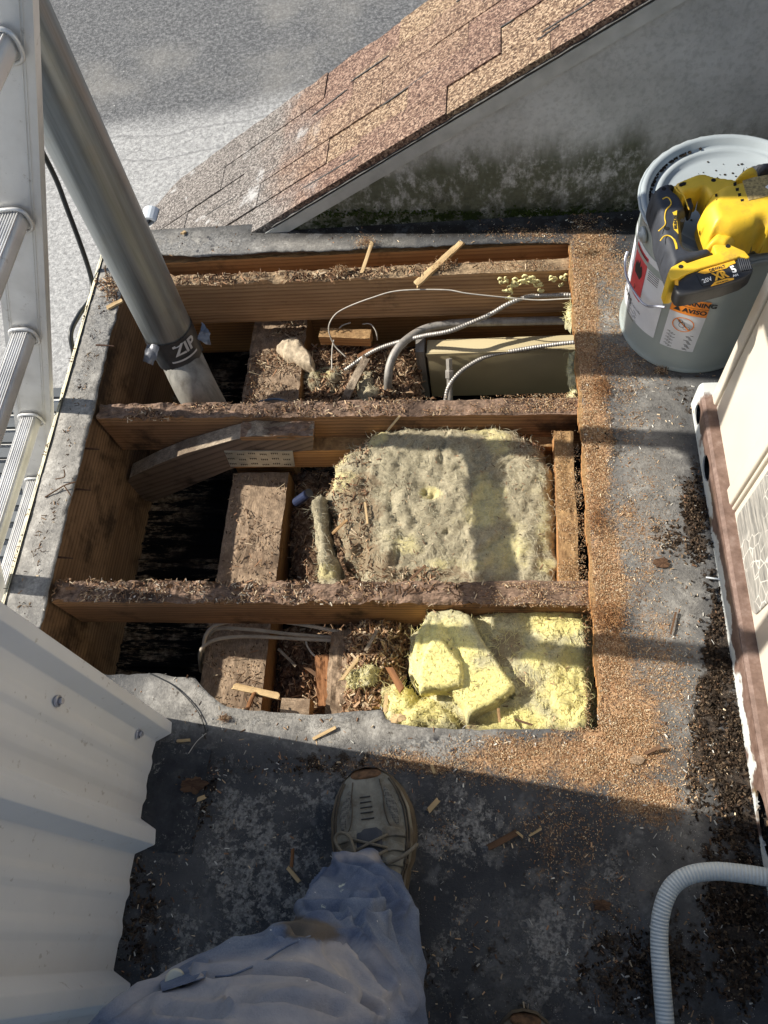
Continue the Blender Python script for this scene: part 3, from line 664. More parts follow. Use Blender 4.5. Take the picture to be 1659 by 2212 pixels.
# cut rafter tail next to the middle joist (XZ outline extruded along Y)
yb = .858
otl = [(676, 942), (600, 944), (548, 941), (500, 951), (455, 964), (398, 980), (340, 1003), (280, 1032), (268, 1070), (330, 1085), (400, 1055), (499, 1013), (560, 985), (676, 972)]
q = [PA(x, y, 1, yb) for x, y in otl]
fr = Matrix.Translation(q[5]) @ Matrix.Rotation(math.atan2(q[2].z-q[7].z, q[2].x-q[7].x)*-1, 4, 'Y')
rt = MB(); rt.prism(q, (0, .040, 0)); o = rt.build('rafter_tail', M['grey_wood'], frame=fr); recalc(o)
tag(o, 'weathered grey brace slanting down left from the middle joist', 'wood brace')
o2 = timber('rotten_block', PA(520, 925, 1, .878), PA(676, 923, 1, .878), .04, .02, M['joist_b'], 'flat chewed brown board end above the slanting brace', 'wood block', rot=lambda t: .012, seed=9., nw=9, endrough=.004)
# right hand short timber beside the batt
timber('blocking_piece', (.150, .478, -.03), (.155, .865, -.03), .04, .10, M['orange'], 'short upright timber powdered with sawdust at the right end of the big batt', 'wood block', rough=.003, seed=7., rot=lambda t: .003)
# lower bay timbers
timber('debris_beam', (-.265, .10, -.125), (-.275, .45, -.125), .115, .14, M['beam'], 'crumbling beam heaped with wood crumbs beside the yellow insulation', 'wood beam', rot=lambda t: .012, seed=15., nw=12)
timber('rotten_slab', P(706, 1415, -.135), P(712, 1530, -.15), .052, .012, M['rot'], 'chewed orange slab of rotten wood hanging left of the debris heap', 'rotten wood', rot=lambda t: .006, seed=16., nw=10, endrough=.012)
timber('offcut_block', P(606, 1526, -.10), P(668, 1528, -.10), .035, .04, M['beam'], 'small square wood offcut tucked under the near membrane edge', 'wood block', rot=lambda t: .003, seed=17.)
# bay floor clutter base (rough dark heaps)
def heap(name, poly, zb, amp, mat, label, ct, cell=.007, sc_=30, kind=None, attrs=None, edge=.02, skirt=.03, lift=.0, seed=0.):
    pw = [P(x, y, zb) for x, y in poly]; pw = roughen([tuple(p) for p in pw], cell*2, cell*.9, 60, seed)
    X = [p[0] for p in pw]; Y = [p[1] for p in pw]
    def zf(X, Y, d):
        return np.array([zb-skirt*.8*math.exp(-(dd_/edge)**2)+lift*(1-math.exp(-(dd_/(edge*3))**2))+amp*fbm((x, y, seed), sc_, 5)+amp*.35*fbm((x, y, seed+4), sc_*4, 3) for x, y, dd_ in zip(X, Y, d)])
    V, Fc, n_, d_ = gridsheet(np.arange(min(X)-cell, max(X)+2*cell, cell), np.arange(min(Y)-cell, max(Y)+2*cell, cell), pw, True, cell, zf, skirt)
    at = {k: f(V) for k, f in (attrs or {}).items()}
    o = obj(name, V, Fc, mat, smooth=True, attrs=at); tag(o, label, ct, kind=kind)
    return o, V[:n_], d_
def mk_dirt():
    m = MT('crumbly_debris'); n1 = m.noise(90, 7, .8); n2 = m.noise(14, 4)
    col = m.ramp(n1, [(.36, (.03, .018, .012)), (.47, (.17, .105, .065)), (.55, (.36, .24, .15)), (.66, (.56, .42, .28))]); col = m.mix(m.sstep(n2, .45, .6), col, m.mix(.5, col, (.05, .03, .02)))
    return m.out(col, .95, 0, m.bump(n1, 1., .006), spec=.1)
M['dirt'] = mk_dirt()
h1 = heap('debris_heap', [(655, 745), (735, 735), (800, 738), (905, 745), (910, 900), (655, 900)], -.215, .020, M['dirt'], 'mound of rotted wood crumbs between the beam end and the cream duct', 'debris', seed=1.)
h2 = heap('debris_heap', [(628, 1010), (700, 1010), (770, 1060), (800, 1300), (620, 1300)], -.25, .014, M['dirt'], 'dark wood crumbs left of the big insulation batt', 'debris', seed=2.)
h3 = heap('debris_heap', [(588, 1350), (740, 1350), (740, 1560), (582, 1560)], -.26, .014, M['dirt'], 'dark wood crumbs between the dusty beam and the rotten slab in the near bay', 'debris', seed=3.)
h4 = heap('debris_heap', [(742, 1335), (800, 1318), (892, 1330), (880, 1400), (862, 1460), (838, 1560), (728, 1560)], -.10, .012, M['dirt'], 'heap of brown wood crumbs left of the bright yellow insulation', 'debris', seed=4., skirt=.05)
h5 = heap('debris_heap', [(640, 930), (760, 930), (745, 965), (640, 968)], -.118, .008, M['dirt'], 'dusty crumbs on the header in front of the middle joist', 'debris', seed=5.)

# ------------------------------------------------------------------ insulation
def wool(name, poly, zb, amp, mat, fm, label, yel, dirt=(), cell=.0055, sc_=16, edge=.02, skirt=.05, lift=.012, seed=0., nf=900, parent=None, creases=(), holes=(), rough=.006, fl=(.006, .03)):
    pw = [P(x, y, zb) for x, y in poly]; pw = roughen([tuple(p) for p in pw], .010, rough, 50, seed)
    X = [p[0] for p in pw]; Y = [p[1] for p in pw]
    cw = [[P(x, y, zb) for x, y in c] for c in creases]; hw = [(P(x, y, zb), r) for x, y, r in holes]
    def zf(X, Y, d):
        cd = np.full(len(X), 9.)
        for c in cw:
            for a, b in zip(c[:-1], c[1:]):
                dx, dy = b.x-a.x, b.y-a.y; t = np.clip(((X-a.x)*dx+(Y-a.y)*dy)/(dx*dx+dy*dy+1e-9), 0, 1)
                cd = np.minimum(cd, np.hypot(X-a.x-t*dx, Y-a.y-t*dy))
        hd = np.zeros(len(X))
        for p, r in hw: hd = np.maximum(hd, np.exp(-((X-p.x)**2+(Y-p.y)**2)/(r*r)))
        base = np.array([zb-skirt*.75*math.exp(-(dd_/edge)**1.6)+lift*(1-math.exp(-(dd_/.06)**2))+amp*fbm((x, y, seed), sc_, 4)+amp*.40*(1-2*abs(fbm((x, y, seed+2), sc_*1.5, 3)))+amp*.34*fbm((x, y, seed+4), sc_*5, 5)+.0016*fbm((x, y, seed+6), 260, 3) for x, y, dd_ in zip(X, Y, d)])
        return base-.0075*np.exp(-(cd/.0055)**2)-.020*hd
    V, Fc, n_, d_ = gridsheet(np.arange(min(X)-cell, max(X)+2*cell, cell), np.arange(min(Y)-cell, max(Y)+2*cell, cell), pw, True, cell, zf, skirt)
    root = empty(name, (float(np.mean(V[:, 0])), float(np.mean(V[:, 1])), zb-skirt), label, 'insulation')
    obj('batt', V, Fc, mat, root, smooth=True, attrs=dict(yellow=blobs(V, yel), dirt=blobs(V, dirt)))
    fibres(V[:n_], nf, fm, root, fl); return root, V[:n_]
def fibres(S, n, mat, root, ln=(.006, .03), r=.0003):
    f = MB(); idx = RNG.integers(0, len(S), n)
    for i in idx:
        p = Vector(S[i])+Vector((0, 0, .0005)); a = R.uniform(0, 6.28); L = R.uniform(*ln)*R.uniform(.5, 1); cv = R.uniform(-2.5, 2.5)
        pts = []; up = R.uniform(0, .22)
        for k in range(5):
            t = k/4; pts.append(p.copy()+Vector((0, 0, math.sin(t*3.1)*L*up+.0006))); p = p+Vector((math.cos(a), math.sin(a), 0))*L/4; a += cv/4
        f.tube(pts, [r, r*1.5, r*1.5, r, r*.4], 3, cap=False)
    o = f.build('fibres', mat, root); o['kind'] = 'stuff'; return o
Z6 = lambda L: [(603+.4299*x, 823+.4299*y) for x, y in L]
Z8 = lambda L: [(823+.504*x, 1207+.504*y) for x, y in L]
main = Z6([(385, 1110), (392, 1000), (385, 920), (315, 870), (282, 760), (276, 660), (236, 600), (210, 560), (262, 480), (270, 385), (330, 330), (400, 290), (440, 240), (540, 208), (700, 198), (900, 200), (1100, 200), (1220, 228), (1330, 305), (1345, 370), (1385, 420), (1400, 520), (1415, 650), (1415, 790), (1410, 850), (1448, 895), (1430, 950), (1425, 1110)])
W1 = wool('insulation_batt', main, -.044, .0105, M['insul'], M['fibre'], 'large matted grey-beige insulation batt filling the middle bay with a small torn hole',
    [(812, 938, 26, 24, 1.), (735, 1040, 34, 26, .8), (1050, 920, 50, 20, .9), (1080, 955, 34, 34, .8), (1045, 1085, 46, 60, .75), (870, 1180, 40, 30, .5), (1090, 1190, 60, 50, .55), (930, 1065, 24, 14, .9), (1180, 1120, 30, 100, .4), (1000, 1220, 90, 20, .4), (1180, 1220, 24, 24, .6), (720, 990, 34, 30, .7)],
    dirt=[(775, 1110, 45, 110, 1.4), (800, 1220, 80, 30, 1.2), (1130, 960, 60, 30, .9), (900, 1240, 160, 16, 1.1), (740, 960, 60, 26, .8)], nf=2600, creases=[Z6(c) for c in ([(855, 235), (835, 310), (815, 400), (828, 450)], [(1120, 440), (1040, 490), (980, 530)], [(650, 640), (700, 720)], [(590, 830), (600, 900), (585, 980)], [(440, 450), (420, 560), (470, 700)], [(1010, 870), (1110, 800)], [(560, 580), (560, 660), (600, 720)], [(980, 420), (1060, 470)])], edge=.013, rough=.010, holes=[(932, 1072, .011), (920, 1066, .007), (966, 1152, .006), (775, 1190, .014)], seed=1.)
W2 = wool('insulation_scrap', Z6([(150, 590), (190, 558), (236, 575), (232, 700), (262, 820), (290, 900), (320, 1090), (190, 1090), (182, 860), (160, 700)]), -.05, .012, M['insul'], M['fibre'], 'narrow pale upright strip of insulation left of the big batt', [(745, 1090, 60, 60, .2), (705, 1235, 25, 20, .8)], dirt=[(720, 1160, 20, 40, 1.)], nf=300, seed=3., edge=.005, rough=.009)
W3 = wool('insulation_batt', Z8([(120, 300), (300, 240), (430, 200), (520, 190), (640, 178), (760, 180), (868, 188), (905, 240), (922, 330), (930, 500), (936, 770), (740, 770), (360, 770), (200, 640), (110, 460)]), -.050, .007, M['insul_y'], M['fibre_y'], 'pale yellow insulation batt in the near right corner of the opening',
    [(1210, 1340, 80, 40, .7), (1240, 1480, 60, 90, .9), (1110, 1560, 70, 30, 1.), (1160, 1420, 40, 30, .4)], dirt=[(1095, 1400, 50, 80, 1.2), (1130, 1480, 50, 50, 1.), (1060, 1310, 60, 20, 1.), (1290, 1400, 14, 160, 1.), (1010, 1565, 60, 20, 1.2)], nf=1500, seed=5., edge=.012, creases=[Z8(c) for c in ([(600, 330), (640, 400), (760, 380)], [(840, 520), (870, 590), (850, 640)])])
W4 = wool('insulation_chunk', Z8([(196, 214), (300, 196), (392, 226), (425, 300), (500, 420), (584, 530), (580, 572), (480, 636), (362, 700), (345, 640), (290, 575), (160, 560), (140, 480), (122, 400), (134, 330), (164, 262)]), -.012, .0022, M['insul_y'], M['fibre_y'], 'bright yellow flat slab of clean insulation with torn layers',
    [(940, 1430, 90, 90, 1.0), (1050, 1490, 70, 60, .8), (1010, 1400, 60, 50, .6)], dirt=[(1020, 1375, 30, 18, .5), (1090, 1512, 24, 6, 1.), (1040, 1545, 30, 6, .9)], nf=420, seed=7., edge=.004, skirt=.055, lift=.002, sc_=13, rough=.0022, fl=(.004, .012), creases=[Z8(c) for c in ([(240, 230), (300, 330), (340, 430)], [(180, 262), (168, 380)], [(215, 240), (205, 330)])])
W4b = wool('insulation_chunk', Z8([(180, 400), (215, 330), (262, 326), (305, 390), (350, 440), (356, 542), (250, 556), (166, 566), (150, 500)]), .004, .0016, M['insul_y'], M['fibre_y'], 'small peeled top layer lying on the bright yellow insulation slab', [(950, 1440, 60, 60, 1.4)], nf=160, seed=8., edge=.003, skirt=.018, lift=.001, sc_=16, rough=.003, fl=(.004, .012), cell=.004)
W5 = wool('insulation_scrap', Z8([(-8, 535), (60, 512), (130, 555), (180, 575), (285, 572), (345, 645), (372, 760), (120, 760), (20, 700)]), -.04, .014, M['insul_y'], M['fibre_y'], 'crumpled fluffy yellow insulation tuft at the near edge beside the wood heap', [(900, 1520, 80, 60, .7)], dirt=[(830, 1490, 30, 50, .8)], nf=600, seed=9., sc_=34)
W6 = wool('insulation_scrap', [(742, 1462), (760, 1445), (790, 1436), (815, 1440), (812, 1462), (790, 1478), (755, 1480)], -.07, .012, M['insul_y'], M['fibre_y'], 'small cream tuft of insulation lying on the heap of wood crumbs', [(780, 1460, 40, 30, .2)], nf=160, seed=11., sc_=40, skirt=.02, cell=.003)
W7 = wool('insulation_scrap', [(655, 800), (690, 785), (735, 790), (742, 815), (720, 838), (670, 835)], -.205, .014, M['insul'], M['fibre'], 'round nest of dirty insulation on the far heap of crumbs', [(700, 805, 20, 14, .8)], dirt=[(700, 830, 60, 20, .8)], nf=220, seed=13., sc_=36, skirt=.02, cell=.004)
W8 = wool('insulation_scrap', [(782, 800), (812, 795), (818, 840), (800, 880), (770, 878), (768, 830)], -.20, .012, M['insul'], M['fibre'], 'greyish wad of insulation left of the bent conduit', [], nf=150, seed=14., sc_=36, skirt=.02, cell=.004)
# torn wool along the right edge of the far bay
for i, (pts, zb, lab) in enumerate((([(1232, 752), (1249, 742), (1252, 860), (1243, 868), (1226, 862), (1236, 830), (1230, 790)], -.01, 'yellow wool fringe hanging from the plywood edge above the duct'),
    ([(1225, 655), (1240, 640), (1246, 660), (1240, 690), (1228, 680)], -.01, 'small wool tuft stuck to the plywood edge beside the pale wire'))):
    wool('insulation_tuft', pts, zb, .010, M['insul_y'], M['fibre_y'], lab, [], nf=120, seed=20.+i, sc_=50, skirt=.03, cell=.003)
# wool stuck on the far joist face
tf = MB()
for (x, y, s) in [(1088, 607, .008), (1096, 628, .009), (1100, 645, .006), (1120, 610, .010), (1135, 605, .010), (1150, 606, .009), (1163, 614, .008), (1166, 630, .006), (1195, 602, .006), (1218, 600, .007), (1212, 617, .004)]:
    p = PA(x, y, 1, 1.268)
    for k in range(7):
        c_ = p+Vector((R.uniform(-1, 1), R.uniform(-.4, .4), R.uniform(-1, 1)))*s
        a = R.uniform(0, 6.28); pts = [c_+Vector((math.cos(a+k_*.9), .2*math.sin(k_), math.sin(a+k_*.8)))*s*.7 for k_ in range(5)]
        tf.tube(pts, [.0008, .0022, .0028, .002, .0008], 5)
o = tf.build('insulation_wisps', M['fibre_y'], smooth=True); tag(o, 'wisps of pale wool clinging to the face of the farthest joist', 'insulation', kind='stuff')

# ------------------------------------------------------------------ loose chips and sawdust
def flakes(name, pos, ln, wd, cols, label=None, ct=None, flat=.35, kind='stuff', parent=None, lift=.001):
    n = len(pos); an = RNG.uniform(0, 2*np.pi, n); L = RNG.uniform(ln[0], ln[1], n)*RNG.uniform(.5, 1, n); W = RNG.uniform(wd[0], wd[1], n); T = W*RNG.uniform(.25, .7, n)
    til = RNG.normal(0, flat, n)
    d = np.c_[np.cos(an)*np.cos(til), np.sin(an)*np.cos(til), np.sin(til)]; s = np.c_[-np.sin(an), np.cos(an), RNG.normal(0, .3, n)]
    u = np.cross(d, s)
    p = np.asarray(pos)+np.c_[np.zeros(n), np.zeros(n), T*.4+np.abs(np.sin(til))*L*.35+lift*0]
    L = L[:, None]/2; W = W[:, None]/2; T = T[:, None]/2
    V = np.stack([p-d*L-s*W*.6-u*T, p-d*L+s*W*.6-u*T, p-d*L*.8+u*T, p+d*L-s*W*.5-u*T, p+d*L*.9+s*W-u*T, p+d*L*.7+u*T], 1).reshape(-1, 3)
    base = np.arange(n)[:, None]*6
    tri = np.array([[0, 1, 2], [3, 5, 4]]); 
    Fc = np.concatenate([base+t for t in tri]).tolist()
    qd = np.array([[0, 3, 4, 1], [1, 4, 5, 2], [2, 5, 3, 0]]); Fc += np.concatenate([base+t for t in qd]).tolist()
    c = np.array(cols)[RNG.integers(0, len(cols), n)]*RNG.uniform(.6, 1.25, (n, 1))
    o = obj(name, V, Fc, M['chip'], parent, attrs=dict(Col=np.clip(np.repeat(c, 6, 0), 0, 1)), frame=None if parent else Matrix.Identity(4))
    if label: tag(o, label, ct, kind=kind)
    return o
SAW = [(.60, .39, .21), (.68, .49, .30), (.48, .28, .145), (.38, .205, .10), (.76, .62, .42), (.30, .17, .09)]
CHP = [(.50, .33, .20), (.34, .20, .12), (.64, .46, .28), (.17, .10, .06), (.72, .58, .40), (.42, .24, .14)]
DRK = [(.06, .035, .022), (.12, .07, .045), (.20, .12, .07), (.34, .22, .13)]
def pick(dens, n): 
    p = np.clip(dens, 0, None); p = p/p.sum(); i = RNG.choice(len(p), n, p=p); return i
cellj = .0038
vis = (DV[:, 0] < .66) & (DV[:, 1] > -.32)
modul = np.array([max(0, .5+fbm((x, y, 0), 26, 4)) for x, y in DV[:, :2]])
dn = np.clip(Ddust-.12, 0, None)**1.6*vis*(.25+modul)
i = pick(dn, 44000); pos = DV[i]+np.c_[RNG.uniform(-cellj, cellj, (len(i), 2)), np.zeros(len(i))]; pos[:, 2] += RNG.uniform(0, .0012, len(i))+.003*np.clip(Ddust[i]-.7, 0, 1)*RNG.random(len(i))
flakes('sawdust', pos, (.0012, .0042), (.0008, .0020), SAW, 'orange-brown sawdust scattered on the roof around the cut opening', 'sawdust')
i = pick(vis*(.15+np.clip(Ddust, 0, 1)+.6*np.clip(grime[:nt_], 0, 1))*modul, 2600); pos = DV[i]+np.c_[RNG.uniform(-cellj, cellj, (len(i), 2)), np.zeros(len(i))]
flakes('wood_crumbs', pos, (.003, .012), (.0012, .004), CHP+[(.6, .57, .5), (.7, .68, .62)], 'small wood crumbs and grit strewn over the roof membrane', 'wood crumbs', flat=.2)
i = pick(vis*np.clip(grime[:nt_]-.3, 0, 1)*modul, 5200); pos = DV[i]+np.c_[RNG.uniform(-cellj, cellj, (len(i), 2)), np.zeros(len(i))]
flakes('leaf_litter', pos, (.003, .011), (.002, .006), [(.02, .014, .010), (.045, .03, .02), (.09, .06, .04), (.03, .022, .016), (.14, .10, .065)], 'black rotted leaf litter along the rusty rail', 'leaf litter')
# clods in the litter by the rail
gl = []
for k in range(900):
    x = R.uniform(1500, 1640); y = R.uniform(1080, 1780); xe = 1485+(y-871)*.185
    if x > xe+70 or x < xe-60 or fbm((x*.01, y*.01, 0), 3, 3) < -.05: continue
    gl.append(P(x-12, y, .024))
gb = MB()
for p in gl:
    r_ = R.uniform(.002, .006); V = [Vector((R.gauss(0, 1), R.gauss(0, 1), R.gauss(0, .7))).normalized()*r_*R.uniform(.6, 1.3)+p for _ in range(6)]
    gb.add(V, [(0, 1, 2), (0, 2, 3), (0, 3, 4), (0, 4, 1), (5, 2, 1), (5, 3, 2), (5, 4, 3), (5, 1, 4)])
def mk_clod():
    m = MT('dark_clods'); n = m.noise(260, 5, .7); return m.out(m.ramp(n, [(.4, (.015, .011, .008)), (.6, (.05, .036, .025)), (.72, (.14, .11, .075))]), .95, 0, m.bump(n, 1, .002), spec=.15)
M['clod'] = mk_clod()
tag(gb.build('dirt_clods', M['clod']), 'crumbly black dirt clods beside the rusty rail', 'dirt', kind='stuff')

def top_strip(x0, x1, ya, yb_, z, n, dens=None):
    P_ = []
    while len(P_) < n:
        x = R.uniform(x0, x1); y = R.uniform(ya, yb_)
        if fbm((x*.5, y, z), 22, 3) < R.uniform(-.35, .25): continue
        if dens is None or R.random() < dens(x, y): P_.append((x, y, z+R.uniform(-.001, .003)))
    return np.array(P_)
flakes('wood_crumbs', np.vstack([top_strip(-.86, .18, 1.284, 1.318, .002, 700, lambda x, y: 1-ramp_(-.45, .0, x)+.08)]), (.006, .026), (.0014, .0045), CHP+DRK, 'splinters lying along the top of the farthest joist', 'wood crumbs', flat=.2)
flakes('wood_crumbs', np.vstack([top_strip(-.89, .18, .893, .938, .001, 900, lambda x, y: 1-ramp_(-.6, .2, x)*.7)]), (.003, .016), (.001, .0035), CHP+DRK, 'rot crumbs on top of the middle joist', 'wood crumbs', flat=.3)
flakes('wood_crumbs', np.vstack([top_strip(-.89, .18, .463, .512, .001, 1200, lambda x, y: 1-ramp_(-.35, .1, x)*.8)]), (.003, .016), (.001, .0038), CHP+DRK+[(.7, .62, .5)], 'rot crumbs on top of the nearest joist', 'wood crumbs', flat=.3)
flakes('sawdust', np.vstack([top_strip(-.3, .19, 1.284, 1.318, .001, 900, lambda x, y: ramp_(-.3, .19, x)+.1), top_strip(-.3, .19, .893, .938, .003, 1600, lambda x, y: ramp_(-.3, .19, x)), top_strip(-.0, .19, .463, .512, .003, 1300, lambda x, y: ramp_(-.1, .19, x)), top_strip(.13, .185, .5, .865, -.026, 2600)]), (.0012, .004), (.0008, .002), SAW, 'sawdust lying on the joist tops near the plywood edge', 'sawdust')
flakes('wood_crumbs', np.vstack([top_strip(-.62, -.486, .2, .86, -.198, 620), top_strip(-.63, -.49, .95, 1.35, -.197, 900)]), (.002, .010), (.001, .0038), CHP+DRK*3, 'wood crumbs and dust on the flat beam', 'wood crumbs')
flakes('wood_shavings', np.vstack([top_strip(-.62, -.486, .2, .86, -.195, 70), top_strip(-.63, -.49, .95, 1.35, -.195, 260)]), (.01, .035), (.0012, .0035), CHP+[(.6, .5, .34)], 'longer shavings on the flat beam', 'wood shavings')
def on(S, n, ln, wd, cols, name, lab, ct='wood crumbs', flat=.35, up=.001):
    i = RNG.integers(0, len(S), n); p = S[i]+np.c_[RNG.uniform(-.004, .004, (n, 2)), np.full(n, up)]; flakes(name, p, ln, wd, cols, lab, ct, flat)
on(h1[1], 2400, (.006, .034), (.0015, .006), CHP+DRK, 'wood_crumbs', 'splinters on the heap beside the bent conduit')
on(h2[1], 600, (.006, .035), (.0015, .005), CHP+DRK*2, 'wood_crumbs', 'dark splinters deep in the gap left of the big batt')
on(h3[1], 600, (.006, .035), (.0015, .006), CHP+DRK*2, 'wood_crumbs', 'dark splinters in the near bay gap')
on(h4[1], 1500, (.006, .032), (.002, .007), CHP+[(.5, .3, .16), (.65, .48, .3)], 'wood_crumbs', 'coarse chips on the heap beside the yellow insulation', flat=.6)
on(h5[1], 400, (.003, .015), (.001, .004), CHP, 'wood_crumbs', 'crumbs on the header under the middle joist')
S = W1[1]; qx, qy = PROJ(S); k = ((qx < 800) & (qy > 1030)) | ((qy > 1225) & (qx < 960)) | ((qx > 1120) & (qy < 985)) | ((qy < 925)) | ((np.abs(qx-760) < 40) & (qy < 1010))
on(S[k], 900, (.004, .022), (.0012, .004), CHP+DRK, 'wood_crumbs', 'wood bits caught on the left and near edges of the big batt')
on(S, 260, (.004, .014), (.001, .003), CHP, 'wood_crumbs', 'stray wood bits on the big batt')
on(np.vstack([W3[1], W4[1], W5[1]]), 240, (.003, .012), (.001, .003), CHP, 'wood_crumbs', 'stray wood bits on the yellow insulation')
S = W3[1]; qx, qy = PROJ(S); on(S[qx > 1262], 1500, (.0012, .004), (.0008, .002), SAW, 'sawdust', 'sawdust on the pale batt next to the plywood edge', 'sawdust', up=.002)
# curb crumbs
i = pick(((DV[:, 0] < -.915) & (DV[:, 1] > .25)).astype(float)*modul**2, 260)
flakes('wood_crumbs', DV[i], (.003, .018), (.001, .003), DRK+[(.4, .3, .2)], 'dark bark crumbs on the left rim of the roof', 'wood crumbs')
i_ = [P(R.gauss(237, 11), R.gauss(618, 16), .021+R.uniform(0, .004)) for _ in range(160)]
flakes('wood_crumbs', np.array(i_), (.006, .025), (.0015, .005), CHP, 'pile of splinters at the far left roof corner beside the pipe', 'wood crumbs', flat=.5)

# individually seen splinters and sticks
def stick(a, b, za, zb, wpx, mat, label, name='wood_splinter', ct='wood splinter', th=.5, group=None):
    A = P(a[0], a[1], za); B = P(b[0], b[1], zb); w_ = wpx/1100.
    o = timber(name, A, B, w_, w_*th, mat, label, ct, rough=w_*.12, seed=R.uniform(0, 50), step=max(.003, (B-A).length/24), nw=3, nh=2, endrough=w_*.8, group=group, rot=lambda t: w_*.15)
    return o
stick((997, 521), (897, 613), .030, -.002, 17, M['lath'], 'long rough pale lath lying across the farthest joist', 'wood_lath', 'wood lath')
stick((803, 524), (780, 592), .034, .004, 9, M['lath'], 'short pale splinter leaning on the farthest joist beside a sawdust tuft')
stick((502, 1480), (605, 1504), -.17, -.165, 15, M['lath'], 'thick pale orange splinter on the dusty beam in the near bay')
stick((549, 1494), (531, 1534), -.17, -.10, 9, M['rot'], 'reddish splinter sticking out from under the membrane edge')
stick((674, 1597), (726, 1570), .024, .028, 6, M['lath'], 'pale stick on the smooth grey membrane at the near edge')
stick((382, 1601), (410, 1598), .024, .024, 6, M['lath'], 'short pale stick in the shade near the screwed metal siding')
stick((1449, 1368), (1460, 1323), .026, .026, 4, M['dark_wood'], 'thin dark twig standing out on the sunny grey deck near the rail')
stick((1392, 1628), (1427, 1612), .026, .034, 6, M['dark_wood'], 'dark stick half buried in thick sawdust')
stick((926, 1750), (945, 1729), .026, .026, 9, M['lath'], 'pale forked chip right of the shoe toe in shade')
stick((931, 1648), (940, 1674), .026, .026, 6, M['lath'], 'pale sliver in the sawdust patch at the shadow edge')
stick((1052, 1832), (1118, 1797), .028, .028, 11, M['dark_wood'], 'thick dark brown stick on the shaded deck')
stick((1117, 1797), (1130, 1808), .030, .026, 4, M['lath'], 'tiny pale chip at the tip of the dark brown stick')
stick((1143, 1806), (1170, 1790), .026, .028, 4, M['lath'], 'thin pale chip right of the dark brown stick')
stick((621, 1874), (646, 1904), .026, .026, 7, M['lath'], 'pale pointed chip left of the trouser leg')
stick((632, 1834), (629, 1872), .026, .026, 6, M['rot'], 'brown sliver left of the shoe')
stick((425, 1728), (443, 1720), .034, .034, 8, M['lath'], 'cream chip lying on the brown bark piece')
stick((837, 929), (863, 898), .0, .022, 5, M['lath'], 'thin pale splinter poking up from the far side of the big batt')
stick((788, 1085), (794, 1130), -.025, -.02, 5, M['lath'], 'orange splinter on the left part of the big batt')
stick((719, 1151), (747, 1124), -.03, -.022, 6, M['orange'], 'short orange chip over the gap beside the narrow insulation strip')
stick((885, 1252), (919, 1221), -.025, -.012, 5, M['dark_wood'], 'brown splinter at the near edge of the big batt')
stick((1526, 1247), (1562, 1252), .028, .03, 3, M['white_plastic'], 'thin white straw touching the rusty rail', 'white_straw', 'straw')
stick((745, 862), (790, 770), -.20, -.165, 24, M['grey_wood'], 'broad grey weathered lath leaning on the far heap of crumbs', 'wood_lath', 'wood lath', .3)
stick((775, 770), (815, 748), -.19, -.18, 20, M['rot'], 'curved orange bark-like chip left of the bent conduit')
stick((655, 1437), (700, 1470), -.22, -.21, 9, M['dark_wood'], 'long brown splinter deep in the near bay gap')
stick((600, 1400), (640, 1440), -.22, -.21, 7, M['grey_wood'], 'grey splinter in the shade right of the dusty beam')
stick((840, 1440), (868, 1490), -.05, -.04, 14, M['rot'], 'fibrous reddish chunk between the crumb heap and yellow wool')
stick((775, 1420), (735, 1470), -.07, -.07, 8, M['lath'], 'long pale splinter on the near crumb heap')
stick((815, 1360), (790, 1405), -.07, -.06, 8, M['grey_wood'], 'grey splinter on top of the near crumb heap')
stick((835, 1500), (832, 1535), -.06, -.06, 9, M['lath'], 'pale upright splinter next to the crumpled yellow tuft')
stick((1080, 1560), (1076, 1530), -.02, -.02, 6, M['orange'], 'small orange sliver at the near edge of the pale batt')
stick((1113, 1554), (1150, 1566), -.0, .0, 4, M['dark_wood'], 'dark thin sliver at the near edge of the pale batt')
stick((232, 664), (262, 648), .026, .026, 12, M['lath'], 'stubby chip on the left rim near the black cable')
stick((392, 503), (400, 497), .03, .024, 9, M['lath'], 'tiny pale chip on the far membrane strip')
tw = MB(); tw.tube(cat([P(97, 1074, .023), P(125, 1057, .026), P(140, 1048, .030), P(163, 1041, .026)], 4), .0016, 5); tw.tube([P(139, 1050, .028), P(153, 1070, .026)], .0014, 5); tw.tube(cat([P(120, 1035, .03), P(139, 1030, .034), P(138, 1014, .04)], 3), .0014, 5)
tag(tw.build('twig', M['dark_wood']), 'curved brown twig on the left rim of the roof', 'twig')
pm = [P(x, y, .0212) for x, y in ((338, 1600), (380, 1606), (458, 1622), (452, 1640), (430, 1760), (415, 1843), (330, 1834), (268, 1826), (300, 1700))]
pmz = roughen([tuple(p) for p in pm], .01, .0015, 60, 2.); mb_ = MB(); mb_.prism([(x, y, .0205) for x, y in pmz], (0, 0, .0028)); recalc(mb_.build('roof_patch', M['deck_patch']))
tag(bpy.data.objects['roof_patch'], 'dark square of newer roofing patched in beside the ribbed siding', 'roof patch')
